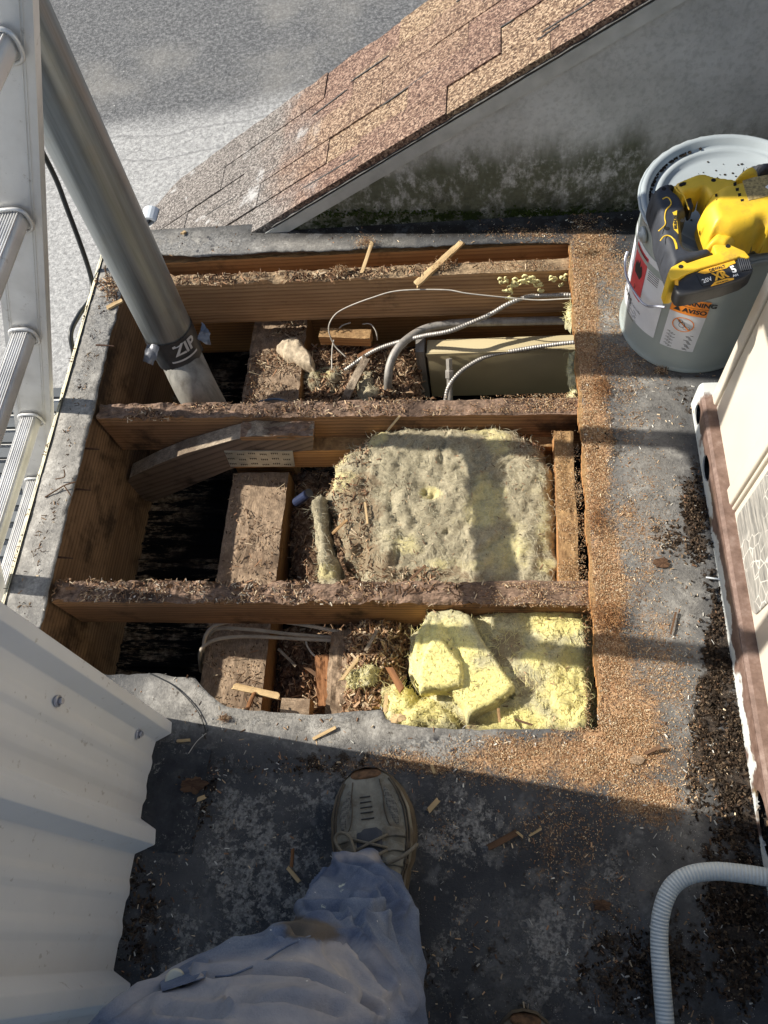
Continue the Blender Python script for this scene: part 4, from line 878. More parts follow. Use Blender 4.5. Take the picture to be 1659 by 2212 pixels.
# bark piece, leaf scraps and clumps
def scrap(x, y, z, r, mat, label, name='bark_piece', ct='bark', sy=.6, h=.006, seed=0.):
    c = P(x, y, z); n = 30; r *= .85; h *= .45; V = []; Fs = []
    for k in range(n):
        a = 2*math.pi*k/n; rr = r*(1+.42*fbm((math.cos(a), math.sin(a), seed), 2.2, 5)); V.append(c+Vector((math.cos(a)*rr, math.sin(a)*rr*sy, .001+h*.5*abs(fbm((a, seed, 0), 1, 2)))))
    V += [v+Vector((0, 0, h*(.5+abs(fbm(v, 60, 2))))) for v in V]; V.append(c+Vector((0, 0, h*1.6)))
    Fs = [tuple(range(n))[::-1]]+[(i, (i+1) % n, n+(i+1) % n, n+i) for i in range(n)]+[(n+i, n+(i+1) % n, 2*n) for i in range(n)]
    o = obj(name, V, Fs, mat); tag(o, label, ct); return o
scrap(418, 1695, .026, .026, M['dark_wood'], 'curled brown bark piece in the shade near the siding', seed=1.)
scrap(1430, 1218, .022, .018, M['dark_wood'], 'brown leaf scrap on the grey deck near the rail', 'leaf_scrap', 'leaf', seed=2.)
scrap(1300, 1955, .022, .016, M['dark_wood'], 'brown flake on the dark shaded deck', 'leaf_scrap', 'leaf', seed=4.)
scrap(1375, 1642, .022, .014, M['beam'], 'pale sawdust-caked flake in the thick sawdust', 'leaf_scrap', 'leaf', seed=5.)
scrap(860, 1552, .021, .016, M['lath'], 'pale wood chip at the torn corner of the membrane', 'wood_chip', 'wood chip', seed=7., h=.01)
def clump(x, y, z, r, label, n=420, cols=SAW, sq=.6):
    c = P(x, y, z); pos = np.array([c+Vector((R.gauss(0, .5), R.gauss(0, .5)*sq, abs(R.gauss(0, .35))))*r for _ in range(n)])
    o = flakes('sawdust_clump', pos, (.003, .009), (.0006, .0014), cols, label, 'sawdust clump', flat=.8, kind=None)
    return o
clump(790, 527, .022, .024, 'fluffy tan sawdust tuft on the far membrane strip')
clump(738, 588, .002, .020, 'sawdust tuft on the farthest joist left of the pale splinter')
clump(955, 578, .002, .028, 'sawdust tuft under the long pale lath')
clump(486, 1552, .022, .011, 'round crumbly clump on the smooth grey membrane', 200, CHP)
clump(1265, 545, .022, .02, 'sawdust tuft at the far right corner of the opening', 300)
clump(1425, 803, .022, .016, 'brown dust clump at the foot of the paint pail', 260, DRK+CHP)
clump(1310, 1335, .024, .035, 'deep brown sawdust mound beside the opening', 1100, [(.36, .18, .08), (.5, .28, .13), (.25, .12, .06)], 1.)
clump(1285, 1120, .022, .022, 'brown sawdust mound by the middle of the right edge', 500, [(.36, .18, .08), (.5, .28, .13), (.25, .12, .06)], 2.)
clump(1300, 840, .022, .022, 'rusty brown sawdust mound beside the duct bay', 500, [(.30, .15, .07), (.42, .22, .1), (.2, .1, .05)], 1.6)
# pale chunk on the far beam
heap('mortar_chunk', [(593, 748), (612, 728), (642, 724), (674, 764), (676, 790), (652, 784), (612, 768)], -.176, .003, M['mortar'], 'pale crumbly chunk resting on the beam end right of the vent pipe', 'mortar chunk', cell=.003, sc_=55, edge=.003, skirt=.02, lift=.002, seed=21.)
# screws on the nearest joist (small dark staples)
LB4 = {(853, 1265): 'leftmost of four short dark sticks lying together on the nearest joist', (862, 1266): 'second upright dark stick of the four lying together on the nearest joist', (872, 1277): 'slanting dark stick right of two upright ones on the nearest joist', (880, 1281): 'rightmost slanting dark stick of four on the nearest joist'}
for (a, b_) in (((853, 1265), (856, 1284)), ((862, 1266), (866, 1283)), ((872, 1277), (886, 1268)), ((880, 1281), (894, 1272))): tag(MB().tube([P(*a, .006), P(*b_, .006)], .0022, 5).build('bark_stick', M['dark_wood']), LB4[a], 'wood splinter', 'short dark sticks on the nearest joist')

# ------------------------------------------------------------------ gable wall with shingled rake
WY = 1.462; m_r = .5687; zr = lambda x: .063+m_r*(x+.489)
x_l = -.57
xr_ = 1.7
w_ = MB(); NX = 90; NZ = 40; V = []
wp = [(-.62, .0), (xr_, .0), (xr_, zr(xr_)-.03), (x_l, max(.012, zr(x_l)-.01))]
w_.prism([(x, WY-.026, z) for x, z in wp], (0, .36, 0))
gw = w_.build('gable_wall', M['mildew']); recalc(gw); tag(gw, 'grey rendered gable wall with green-black mildew and moss at its foot', 'wall')
rk = empty('shingled_rake', (0, 1.65, zr(0)), 'sloping strip of tan and brown asphalt shingles along the top of the gable wall', 'shingle roof')
def rakez(x):  # slope with a soft flare at the foot near the wall
    return zr(x)
ang = math.atan(m_r); ux = Vector((math.cos(ang), 0, math.sin(ang))); un = Vector((-math.sin(ang), 0, math.cos(ang)))
base = Vector((-.489, 0, .063))
def RP(u, y, n_=0.): return Vector((base.x, y, base.z))+ux*u+un*n_
sh = MB(); U0 = -.63; U1 = 2.6
TONE = []; cy_ = [1.434, 1.520, 1.605, 1.695, 1.785, 1.878]; TL = .236
for j in range(5):
    ya, yb2 = cy_[j], cy_[j+1]+.012; off = (0, .13, .05, .19, .09)[j]
    for q in range(-4, 13):
        rnd = random.Random(q*17+j*5+2); ua, ub = max(U0, q*TL+off), min(U1, (q+1)*TL+off-.0012)
        if ub <= ua+.003: continue
        tone = rnd.random(); lift_ = rnd.choice((0, .0022, .0034)); n_ = max(1, int((ub-ua)/.012)); V = []
        for i in range(n_+1):
            u = ua+(ub-ua)*i/n_; y0 = ya+.0014*fbm((u, j, 0), 40, 3); y1 = yb2+(.012*fbm((u, 5, 0), 9, 4) if j == 4 else 0)
            if j == 4 and u < U0+.14: y1 -= .06*(1-(u-U0)/.14)**1.5
            hi = .0128-.0010*j+lift_
            V += [RP(u, y0, -.004), RP(u, y0, hi+.0014), RP(u, y1, hi-.0008), RP(u, y1, -.004)]
        Fs = [(4*i+k, 4*i+4+k, 4*i+5+k, 4*i+1+k) for i in range(n_) for k in range(3)]+[(0, 1, 2, 3), tuple(4*n_+k for k in range(4))[::-1]]
        sh.add(V, Fs); TONE += [tone]*len(V)
frk = Matrix((ux, Vector((0, 1, 0)), un)).transposed().to_4x4(); frk.translation = base+Vector((0, 1.6, 0))
M['shingle'] = mk_shingle()
s_o = sh.build('shingles', M['shingle'], rk, frame=frk, attrs=dict(tone=TONE))
# dark course slits
sl_ = MB()
for (a, b_) in (((444, 466), (512, 423)), ((519, 410), (663, 317)), ((673, 252), (751, 193)), ((757, 177), (840, 120)), ((653, 408), (812, 313)), ((820, 232), (940, 147)), ((945, 165), (1075, 88)), ((1170, 70), (1300, -10)), ((985, 5), (1010, -12)), ((1160, 88), (1210, 52)), ((1080, 60), (1110, 42))):
    def onr(x, y):
        d_ = ray(x, y); o_ = O3-np.array([base.x, 0, base.z]); nn = np.array(un); t = -(o_@nn-.0135)/(d_@nn); return Vector(O3+d_*t)
    A = onr(*a); B = onr(*b_); pts = [A.lerp(B, k/10)+un*.0004+Vector((0, .0015*fbm((k, a[0], 0), .4, 2), 0)) for k in range(11)]
    MB().tube(pts, [.0008]+[.0017]*9+[.0008], 5, up=un).build('course_joint', M['tarblack'], rk)
# drip edge, tar line and underside board
de = MB(); de.box((RP(.98, 1.432, -.020)), (3.18, .004, .030), rot=Matrix.Rotation(-ang, 3, 'Y'))
o = de.build('drip_edge', M['drip'], rk)
de = MB(); V = []; n_ = 160
pts = [RP(-.05+2.6*i/n_, 1.4335, -.002+.0012*fbm((i, 0, 0), .5, 3)) for i in range(n_+1)]
de.tube(pts, [.0032+.0022*abs(fbm((i, 2, 0), .35, 3)) for i in range(n_+1)], 6); de.build('tar_line', M['tarblack'], rk)
MB().box((RP(.98, 1.66, -.028)), (3.20, .42, .045), rot=Matrix.Rotation(-ang, 3, 'Y')).build('roof_board', M['clad'], rk)
# moss cushions at the wall foot
ms = MB()
for k in range(700):
    x = R.choice([R.gauss(760, 60), R.gauss(930, 70), R.gauss(1160, 40), R.gauss(1250, 60)]); 
    if not 640 < x < 1380: continue
    p = PA(x, R.gauss(462, 5), 1, WY-.028); r_ = R.uniform(.002, .0045)
    if p.z < .01: continue
    V = [Vector((R.gauss(0, 1), R.gauss(0, .6), R.gauss(0, 1))).normalized()*r_+p for _ in range(6)]
    ms.add(V, [(0, 1, 2), (0, 2, 3), (0, 3, 4), (0, 4, 1), (5, 2, 1), (5, 3, 2), (5, 4, 3), (5, 1, 4)])
def mk_moss():
    m = MT('moss'); return m.out(m.mix(m.noise(200, 3), (.014, .022, .005), (.05, .07, .018)), .95, spec=.1)
M['moss'] = mk_moss(); tag(ms.build('moss', M['moss']), 'dark green moss along the foot of the gable wall', 'moss', kind='stuff')
# gutter end below the eave
gt = MB(); gp = PA(324, 486, 0, -1.03)
gt.lathe(gp-Vector((0, .0, 0)), [(.022, 0), (.030, .0), (.030, .05), (.022, .05)], 20, ax=Vector((0, 1, 0)))
o = gt.build('gutter', M['white_plastic']); tag(o, 'white half hidden gutter end below the foot of the shingled slope', 'gutter')

# ------------------------------------------------------------------ vent pipe
vt = empty('vent_pipe', PD(430, 850, 1.86), 'leaning grey galvanised vent pipe rising from the far left bay', 'vent pipe')
pa = PD(430, 850, 1.86); pb = PD(352, 690, 1.735); pt = PD(150, 269, 1.356)
ax_ = (pt-pb).normalized(); band = PD(375, 735, 1.765)
def frame_z(o_, z):
    q_ = z.to_track_quat('Z', 'Y').to_matrix().to_4x4(); q_.translation = o_; return q_
jb = pb-ax_*.030          # bottom of the upper sleeve
top_ = pb+ax_*1.7
pr = .0565
u_ = MB(); u_.tube([jb, top_], pr, 64, cap=False); u_.tube([jb, top_], pr-.003, 64, cap=False); u_.tube([jb, jb+ax_*.004], pr+.001, 64, cap=False)
u_.build('pipe_upper', M['vent'], vt, smooth=True, frame=frame_z(jb, ax_))
lowdir = (pa-PD(395, 770, 1.80)).normalized()
lw = MB(); p0 = jb+ax_*.02; p1 = jb-ax_*.075
lw.tube(cat([p0, p1, PD(428, 848, 1.86), PD(445, 880, 1.90)+Vector((0, 0, -.12))], 6), [pr-.006]*19, 48); lw.build('pipe_lower', M['vent_low'], vt, smooth=True, frame=frame_z(jb, ax_))
# tape wrap with torn lower edge
tp = MB(); n = 72; V = []; q_ = ax_.to_track_quat('Z', 'Y')
rows = 14
for i in range(rows):
    for j in range(n):
        a = 2*math.pi*j/n; t = i/(rows-1); lo = -.085+.012*fbm((math.cos(a), math.sin(a), 3), 2.2, 4)
        z = .006*(1-t)+lo*t; rr = pr+.0022-.004*max(0, t-.3)+.0018*fbm((math.cos(a)*2, math.sin(a)*2, t*3), 2, 3)*t
        V.append(jb+q_ @ Vector((rr*math.cos(a), rr*math.sin(a), z)))
tp.add(V, [(i*n+j, i*n+(j+1) % n, (i+1)*n+(j+1) % n, (i+1)*n+j) for i in range(rows-1) for j in range(n)])
tape = tp.build('tape_wrap', M['tape'], vt, smooth=True)
# torn film flaps
for (a, b_, c_, e_, dp) in (((318, 745), (342, 752), (330, 785), (308, 783), 1.73), ((436, 700), (430, 735), (450, 745), (457, 722), 1.70)):
    q4 = [PD(*a, dp), PD(*b_, dp-.01), PD(*c_, dp), PD(*e_, dp-.015)]; mid = sum((v for v in q4), Vector())/4
    V = []
    for i in range(7):
        for j in range(7):
            p = q4[0].lerp(q4[1], i/6).lerp(q4[3].lerp(q4[2], i/6), j/6); V.append(p+Vector((fbm(p, 60, 3), fbm(p, 60, 3, 4), fbm(p, 60, 3, 8)))*.006)
    k0 = len(V); V2_ = [v+Vector((.0006, .0006, .0006)) for v in V]
    fl = MB(); fl.add(V+V2_, [(i*7+j, i*7+j+1, i*7+j+8, i*7+j+7) for i in range(6) for j in range(6)]+[(49+i*7+j, 49+i*7+j+7, 49+i*7+j+8, 49+i*7+j+1) for i in range(6) for j in range(6)]); fl.build('tape_flap', M['tape_grey'], vt, smooth=True)

def text_mesh(body, size, bold=.0):
    cu = bpy.data.curves.new('t', 'FONT'); cu.body = body; cu.size = size; cu.align_x = 'CENTER'; cu.align_y = 'CENTER'; cu.offset = bold; cu.extrude = 0; cu.resolution_u = 3
    ob = bpy.data.objects.new('t', cu); COL.objects.link(ob); dg = bpy.context.evaluated_depsgraph_get()
    me = bpy.data.meshes.new_from_object(ob.evaluated_get(dg)); V = [v.co.copy() for v in me.vertices]; Fs = [tuple(p.vertices) for p in me.polygons]
    bpy.data.objects.remove(ob); bpy.data.curves.remove(cu); bpy.data.meshes.remove(me); return V, Fs
def text_on(mb, body, size, fn, bold=0., m=0, sx=1.):
    V, Fs = text_mesh(body, size, bold); mb.add([fn(v.x*sx, v.y) for v in V], Fs, m)
# ZIP lettering on the tape, following the curve
def cyl_fn(o_, ax__, r, a0, z0, tilt=0.):
    q = ax__.to_track_quat('Z', 'Y')
    def f(x, y):
        x, y = x*math.cos(tilt)-y*math.sin(tilt), x*math.sin(tilt)+y*math.cos(tilt)
        a = a0+x/r; return o_+q @ Vector((r*math.cos(a), r*math.sin(a), z0+y))
    return f
tc = PD(394, 728, 1.70); dl = q_.inverted() @ (tc-jb); a0 = math.atan2(dl.y, dl.x)
zt = MB(); text_on(zt, 'ZIP', .042, cyl_fn(jb, ax_, pr+.0034, a0+.05, -.022, .0), .0012)
f_ = cyl_fn(jb, ax_, pr+.0034, a0-.1, -.050); zt.add([f_(-.035+.07*i/12, y) for i in range(13) for y in (-.0025, .0025)], [(2*i, 2*i+2, 2*i+3, 2*i+1) for i in range(12)])
zt.build('tape_lettering', M['ink_grey'], tape)
# smear patch on pipe
f_ = None
# ------------------------------------------------------------------ cables, conduits, duct
def cable(name, pts, r, mat, label, ct, rib=None, n=10, seg=8, group=None, flat=1.):
    c = cat(pts, seg); 
    if rib:
        # resample evenly and modulate the radius
        L = [0]
        for a, b_ in zip(c[:-1], c[1:]): L.append(L[-1]+(b_-a).length)
        k = int(L[-1]/(rib/4)); out = []; j = 0
        for i in range(k+1):
            s = L[-1]*i/k
            while j < len(L)-2 and L[j+1] < s: j += 1
            t = (s-L[j])/max(1e-9, L[j+1]-L[j]); out.append(c[j].lerp(c[j+1], t))
        rr = [r*(1+.12*math.sin(2*math.pi*i/4)) for i in range(k+1)]
        o = MB().tube(out, rr, n).build(name, mat, smooth=True)
    else: o = MB().tube(c, r, n).build(name, mat, smooth=True)
    tag(o, label, ct, group); return o
emt = [P(842, 905, -.36), P(841, 868, -.27), P(838, 828, -.19), P(843, 787, -.150), P(858, 755, -.135), P(882, 731, -.135), P(912, 713, -.138), P(950, 703, -.142), P(1010, 697, -.146), P(1120, 694, -.148), P(1250, 692, -.15), P(1500, 690, -.15)]
cable('bent_conduit', emt, .0105, M['emt'], 'thick grey rigid conduit bending down into the far crumb heap', 'conduit', n=16)
cable('armoured_cable', [P(745, 800, -.2), P(814, 755, -.17), P(904, 728, -.13), P(968, 716, -.105), P(1011, 700, -.10), P(1059, 679, -.09), P(1097, 657, -.075), P(1140, 641, -.065), P(1185, 638, -.06), P(1240, 637, -.055), P(1320, 637, -.055)], .0055, M['flex'], 'ribbed metal cable crossing over the bent conduit in front of the farthest joist', 'cable', rib=.006)
cable('armoured_cable', [P(958, 900, -.3), P(962, 868, -.235), P(968, 838, -.205), P(986, 812, -.195), P(1011, 791, -.19), P(1054, 769, -.18), P(1119, 756, -.165), P(1183, 746, -.15), P(1244, 739, -.13), P(1330, 736, -.12)], .0052, M['flex'], 'ribbed metal cable curving over the cream duct face', 'cable', rib=.006)
fp = MB(); a = P(973, 900, -.29); b_ = P(970, 775, -.175); dr = (b_-a).normalized()
fp.tube([a, b_-dr*.045], .0075, 14); fp.tube([b_-dr*.05, b_-dr*.048, b_-dr*.030, b_-dr*.028], [.0085, .0115, .0115, .0085], 6); fp.tube([b_-dr*.028, b_], .0078, 4)
tag(fp.build('pipe_fitting', M['emt']), 'short grey pipe stub with a square head in front of the duct', 'pipe fitting')
cable('thin_wire', [P(748, 772, -.17), P(722, 745, -.15), P(710, 710, -.11), P(722, 682, -.08), P(749, 664, -.06), P(801, 644, -.035), P(861, 628, -.02), P(960, 626, -.015), P(1011, 634, -.02), P(1097, 643, -.035), P(1162, 648, -.04), P(1231, 645, -.03), P(1290, 643, -.03)], .0017, M['wire'], 'thin pale wire looping across the face of the farthest joist', 'wire', n=6)
cable('thin_wire', [P(717, 800, -.18), P(717, 765, -.17), P(721, 735, -.16), P(736, 706, -.15), P(757, 697, -.145)], .0016, M['wire'], 'short pale wire loop standing on the far crumb heap', 'wire', n=6)
cable('thin_wire', [P(783, 700, -.145), P(800, 700, -.14), P(812, 716, -.15), P(815, 735, -.17)], .0015, M['wire'], 'small curl of wire under the farthest joist', 'wire', n=6)
GR = 'cables looping over the beam in the near bay'
cable('sheathed_cable', [P(437, 1440, -.3), P(440, 1396, -.18), P(446, 1370, -.155), P(466, 1351, -.15), P(509, 1341, -.15), P(573, 1340, -.15), P(638, 1347, -.15), P(724, 1363, -.14), P(790, 1380, -.14)], .0042, M['romex'], 'upper pale cable arching over the dusty beam in the near bay', 'cable', n=8, group=GR)
cable('sheathed_cable', [P(434, 1450, -.3), P(432, 1413, -.185), P(445, 1392, -.17), P(478, 1379, -.168), P(530, 1375, -.17), P(595, 1377, -.17), P(660, 1381, -.165), P(724, 1384, -.155), P(790, 1390, -.15)], .0042, M['romex'], 'lower pale cable arching over the dusty beam in the near bay', 'cable', n=8, group=GR)
cable('sheathed_cable', [P(450, 1400, -.3), P(456, 1368, -.19), P(480, 1357, -.175), P(552, 1361, -.175), P(630, 1370, -.175), P(724, 1377, -.17), P(790, 1384, -.16)], .0042, M['romex'], 'middle brown cable between two paler ones in the near bay', 'cable', n=8, group=GR)
cable('thin_wire', [P(660, 1380, -.17), P(664, 1396, -.17), P(673, 1410, -.16), P(684, 1420, -.15)], .0022, M['wire'], 'short pale wire end above the rotten slab', 'wire', n=6)
cable('blue_cable', [P(560, 868, -.20), P(590, 862, -.18), P(615, 866, -.18), P(640, 880, -.2)], .003, plain('blue_sheath', (.10, .16, .24), .5), 'short bluish cable peeking over the middle joist', 'cable', n=8)
bt = MB(); bt.tube([P(640, 1085, -.17), P(668, 1065, -.13)], .011, 14); tag(bt.build('plastic_tube', plain('navy_plastic', (.02, .03, .07), .4)), 'dark blue tube end in the gap left of the narrow wool strip', 'tube')
cable('thin_wire', [P(321, 1454, .0225), P(345, 1465, .0235), P(376, 1482, .024), P(408, 1512, .0235), P(432, 1545, .0235), P(446, 1583, .0235)], .0011, M['cable_black'], 'thin black wire curving over the pale membrane tongue at the near left', 'wire', n=6)
cable('thin_wire', [P(446, 1583, .0235), P(425, 1602, .024), P(407, 1628, .0235)], .0007, M['wire'], 'very thin grey wire end in the shade below the membrane tongue', 'wire', n=5)
cb = [PA(60, 262, 0, -.995), PA(76, 298, 0, -.995), PA(120, 385, 0, -.995), PA(145, 451, 0, -.995), PA(171, 520, 0, -.997), PA(193, 585, 0, -1.0), PA(199, 618, 0, -1.0), PA(194, 648, 0, -1.0), PA(171, 680, 0, -1.008), PA(153, 720, 0, -1.012), PA(160, 766, 0, -1.01), PA(168, 800, 0, -1.0)]
cable('black_cable', cb, .0062, M['cable_black'], 'black cable hanging between the ladder and the vent pipe over the left rim', 'cable', n=8)
# duct in the far bay
dy0 = P(1080, 757, -.165).y; dy1 = P(1080, 728, -.165).y; dx0 = P(922, 745, -.165).x
dt = empty('cream_duct', (.02, (dy0+dy1)/2, -.36), 'cream enamelled metal box duct below the far joist', 'duct')
o = MB().box2((dx0, dy0, -.36), (.9, dy1, -.165)).build('duct_body', M['duct'], dt); bevel(o, .003, 2)
o = MB().box2((dx0-.002, dy0-.004, -.175), (.9, dy0-.001, -.165)).build('duct_lip', M['duct'], dt)
o = MB().box2((dx0-.028, dy0+.0, -.36), (dx0-.006, dy1+.02, -.16)).build('flashing_strip', M['emt'], None); tag(o, 'thin dark vertical strip at the left end of the cream duct', 'metal strip')
o = timber('cross_block', P(690, 718, -.15), P(800, 722, -.15), .03, .03, M['orange'], 'short orange cleat under the farthest joist left of the conduit', 'wood block', seed=31.)

# ------------------------------------------------------------------ siding wall, lower left
SX = -.605
sw = empty('siding_wall', (SX, -.4, .02), 'cream ribbed metal siding wall rising at the lower left with two hex screws', 'metal siding')
per = .305
def prof_s():
    out = []; y = .235
    def maj(y0): return [(y0, .0), (y0-.012, .030), (y0-.040, .030), (y0-.052, 0)]
    # first the corner rib then period
    out += [(.235, .004), (.226, .026), (.206, .028), (.190, .003)]
    k = .190
    while k > -1.5:
        for c in ((.026, .076) if k > .18 else (.040, .100)): out += [(k-c, 0), (k-c-.010, .0035), (k-c-.022, .0035), (k-c-.032, 0)]
        k2 = k-(.130 if k > .18 else .172); out += [(k2, .0), (k2-.016, .032), (k2-.040, .034), (k2-.056, 0)]; k = k2-.056
    return out
pf = prof_s(); zs = [.022, .05, .12, .3, .8, 1.6, 3.0]; V = []
for z in zs:
    for (y, d_) in pf: V.append((SX+d_+(.002*fbm((y, z, 0), 40, 2) if z < .03 else 0), y+.070*z, z+(.004*fbm((y, 1, 0), 30, 3) if z < .03 else 0)))
n = len(pf); Fs = [(i*n+j, i*n+j+1, (i+1)*n+j+1, (i+1)*n+j) for i in range(len(zs)-1) for j in range(n-1)]
s1 = MB(); s1.add(V, Fs)
o = s1.build('siding_sheet', M['siding'], sw); recalc(o); bevel(o, .0018, 2, 12)
MB().prism([(SX-.10, .232+.07*.02, .022), (SX-.004, .232+.07*.02, .022), (SX-.004, .232+.21, 3.0), (SX-.10, .232+.21, 3.0)], (0, -1.8, 0)).build('wall_core', M['siding'], sw)
for (x, y) in ((124, 1514), (298, 1585)):
    p = PA(x, y, 0, SX+.004)
    s_ = MB(); s_.lathe(p, [(0, 0), (.0085, 0), (.0085, .0025), (.006, .003), (.006, .0035)], 18, ax=Vector((1, 0, 0))); s_.lathe(p, [(.0045, .003), (.0045, .0085), (0, .0085)], 6, ax=Vector((1, 0, 0)))
    s_.build('hex_screw', M['screw'], sw)

# ------------------------------------------------------------------ ladder
_r0 = PD(69, 905, 1.78); _r1 = PD(3, 92, 1.02)
lt = (_r1-_r0).normalized()     # rail direction, upwards
l0 = _r0              # end of a rung at the far rail
lad = empty('extension_ladder', l0+lt*(-3.3), 'aluminium extension ladder leaning on the left rim of the roof', 'ladder')
ly = Vector((0, 1, 0)); ly = (ly-lt*ly.dot(lt)).normalized(); lx = ly.cross(lt).normalized()   # lx: towards the building/up side
def rail(y0, sgn):
    m = MB(); A = l0-lt*3.25; B = l0+lt*2.6
    # C channel: web across lx, flanges pointing away
    web = .082
    pts2 = [(-web/2, 0), (web/2, 0), (web/2, sgn*.030), (web/2-.004, sgn*.030), (web/2-.004, sgn*.004), (-web/2+.004, sgn*.004), (-web/2+.004, sgn*.030), (-web/2, sgn*.030)]
    off = -lx*.0
    ring = lambda c: [c+off+lx*a+ly*(y0+b_) for a, b_ in pts2]
    V = ring(A)+ring(B); n = 8
    m.add(V, [(i, (i+1) % n, n+(i+1) % n, n+i) for i in range(n)]+[tuple(range(n)), tuple(range(n, 2*n))[::-1]])
    for a in (-.030, -.026, .024, .028):
        m.box(A.lerp(B, .5)+off+lx*a+ly*(y0-sgn*.0006), ((B-A).length, .0012, .0012), rot=Matrix((lt, ly, lx)).transposed())
    o = m.build('rail', M['alu'], lad); recalc(o); return o
rail(.004, 1); rail(-.40, -1)
lad_n = list(range(-11, 9))
# C-profile rungs with ribbed tread
for k in lad_n:
    c = l0+lt*(.305*k); rg = MB(); n = 28; ring = []
    for j in range(n):
        a = 2*math.pi*j/n; x = .020*math.copysign(abs(math.cos(a))**.6, math.cos(a)); z = .017*math.copysign(abs(math.sin(a))**.7, math.sin(a)); ring.append((x, z))
    # tread faces up and towards the climber (world up-ish)
    tu = (Vector((0, 0, 1))-ly*ly.z).normalized(); tx = ly.cross(tu).normalized()
    V = [c+ly*yy_+tx*a+tu*b_ for yy_ in (0, -.396) for a, b_ in ring]
    rg.add(V, [(j, (j+1) % n, n+(j+1) % n, n+j) for j in range(n)])
    for g_ in range(7): rg.box(c+ly*-.198+tx*(-.015+.005*g_)+tu*.0172, (.0017, .392, .0022), rot=Matrix((tx, ly, tu)).transposed())
    o = rg.build('rung', M['alu'], lad)
    for yy_, s_ in ((0, -1), (-.396, 1)):
        cl = MB(); pr_ = [c+ly*(yy_+s_*.004)+tx*a*1.32+tu*b_*1.35 for a, b_ in ring]; cl.tube(pr_+[pr_[0]], .0034, 8, cap=False)
        cl.build('collar', M['alu'], o, smooth=True)

# slatted pallet far below
sp_ = empty('slatted_rack', P(60, 930, GZ), 'dark slatted rack lying on the pavement below the left rim, seen past the ladder', 'slatted rack')
A = P(-120, 838, GZ+.25); pitch = (P(120, 838, GZ+.25)-P(120, 860, GZ+.25)).length*1.35
for k in range(12):
    y = A.y-k*pitch-.03
    MB().box2((A.x, y-pitch*.62, GZ+.22), (-2.45, y, GZ+.25)).build('slat', M['slat'], sp_)
MB().box2((A.x+.02, A.y-12*pitch, GZ+.002), (-2.47, A.y, GZ+.12)).build('base', M['slat_w'], sp_)
o = MB().tube([P(90, 958, GZ+.3), P(150, 954, GZ+.3)], .028, 10).build('yellow_bar', M['yellow_paint']); tag(o, 'yellow bar on the dark slatted rack below', 'bar')

# ------------------------------------------------------------------ rooftop unit at the right
UX = .408
un_ = empty('rooftop_unit', (UX, .3, .02), 'cream rooftop air conditioning unit on a rusty base rail', 'rooftop unit')
# the base rail: vertical web with lifting holes, sloped lip and top flange
rl = MB(); V = []; y0, y1 = -1.0, .893; ztop = .083
HOLES = ((.848, .050, .020, .022), (.728, .050, .026, .022), (.10, .05, .05, .024))
def holey(y, z):
    for (cy, cz, ry_, rz_) in HOLES:
        if ((y-cy)/ry_)**2+((z-cz)/rz_)**2 < 1: return True
    return False
ny = 560; nz_ = 18; yy_ = np.linspace(y0, y1, ny+1); zz_ = np.linspace(.02, ztop, nz_+1); idx = {}
dxx = lambda y: UX+.018*(.88-y)*.75
for i, y in enumerate(yy_):
    for j, z in enumerate(zz_):
        y_, z_ = y, z
        for (cy, cz, ry_, rz_) in HOLES:
            e = math.hypot((y-cy)/ry_, (z-cz)/rz_)
            if .84 < e < 1.16: y_, z_ = cy+(y-cy)/e, cz+(z-cz)/e
        idx[(i, j)] = len(V); V.append((dxx(y_), y_, z_))
Fs = [(idx[(i, j)], idx[(i+1, j)], idx[(i+1, j+1)], idx[(i, j+1)]) for i in range(ny) for j in range(nz_) if not holey((yy_[i]+yy_[i+1])/2, (zz_[j]+zz_[j+1])/2)]
rl.add(V, Fs)
rl.add([(dxx(y0), y0, ztop), (dxx(y1), y1, ztop), (dxx(y1)+.004, y1, ztop+.006), (dxx(y0)+.004, y0, ztop+.006), (dxx(y1)+.05, y1, ztop+.006), (dxx(y0)+.05, y0, ztop+.006)], [(0, 1, 2, 3), (3, 2, 4, 5)])
rl.add([(dxx(y1), y1, .02), (dxx(y1)+.05, y1, .02), (dxx(y1)+.05, y1, ztop+.006), (dxx(y1)+.004, y1, ztop+.006), (dxx(y1), y1, ztop)], [(0, 1, 2, 3, 4)])
o = rl.build('base_rail', M['rail'], un_)
so_ = o.modifiers.new('solid', 'SOLIDIFY'); so_.thickness = .003; so_.offset = -1
MB().box2((UX+.06, -1.0, .024), (UX+.9, .88, .085)).build('base_pan', M['dark_hole'], un_)
PX0 = dxx(.4)+.020; sk = .0135
def upoly(y, z, d_=0.): return (PX0+(.4-y)*sk*.9+d_, y, z)
def upanel(name, ya, yb_, za, zb_, d_=0., mat=None, th=.02, bv=.004):
    m = MB(); m.add([upoly(ya, za, d_), upoly(yb_, za, d_), upoly(yb_, zb_, d_), upoly(ya, zb_, d_), upoly(ya, za, d_+th), upoly(yb_, za, d_+th), upoly(yb_, zb_, d_+th), upoly(ya, zb_, d_+th)],
        [(0, 1, 2, 3), (7, 6, 5, 4), (0, 4, 5, 1), (3, 2, 6, 7), (1, 5, 6, 2), (0, 3, 7, 4)])
    o = m.build(name, mat or M['cream'], un_); recalc(o)
    if bv: bevel(o, bv, 3)
    return o
seam = P(1575, 1070, .09).y
upanel('corner_post', .842, .868, .089, 1.0, -.004)
upanel('side_panel', seam+.016, .839, .089, 1.0, 0)
upanel('panel_trim', seam-.020, seam+.013, .083, 1.0, -.006)
upanel('panel_trim', seam-.031, seam-.024, .089, 1.0, -.003)
upanel('access_panel', -1.0, seam-.034, .089, 1.0, 0)
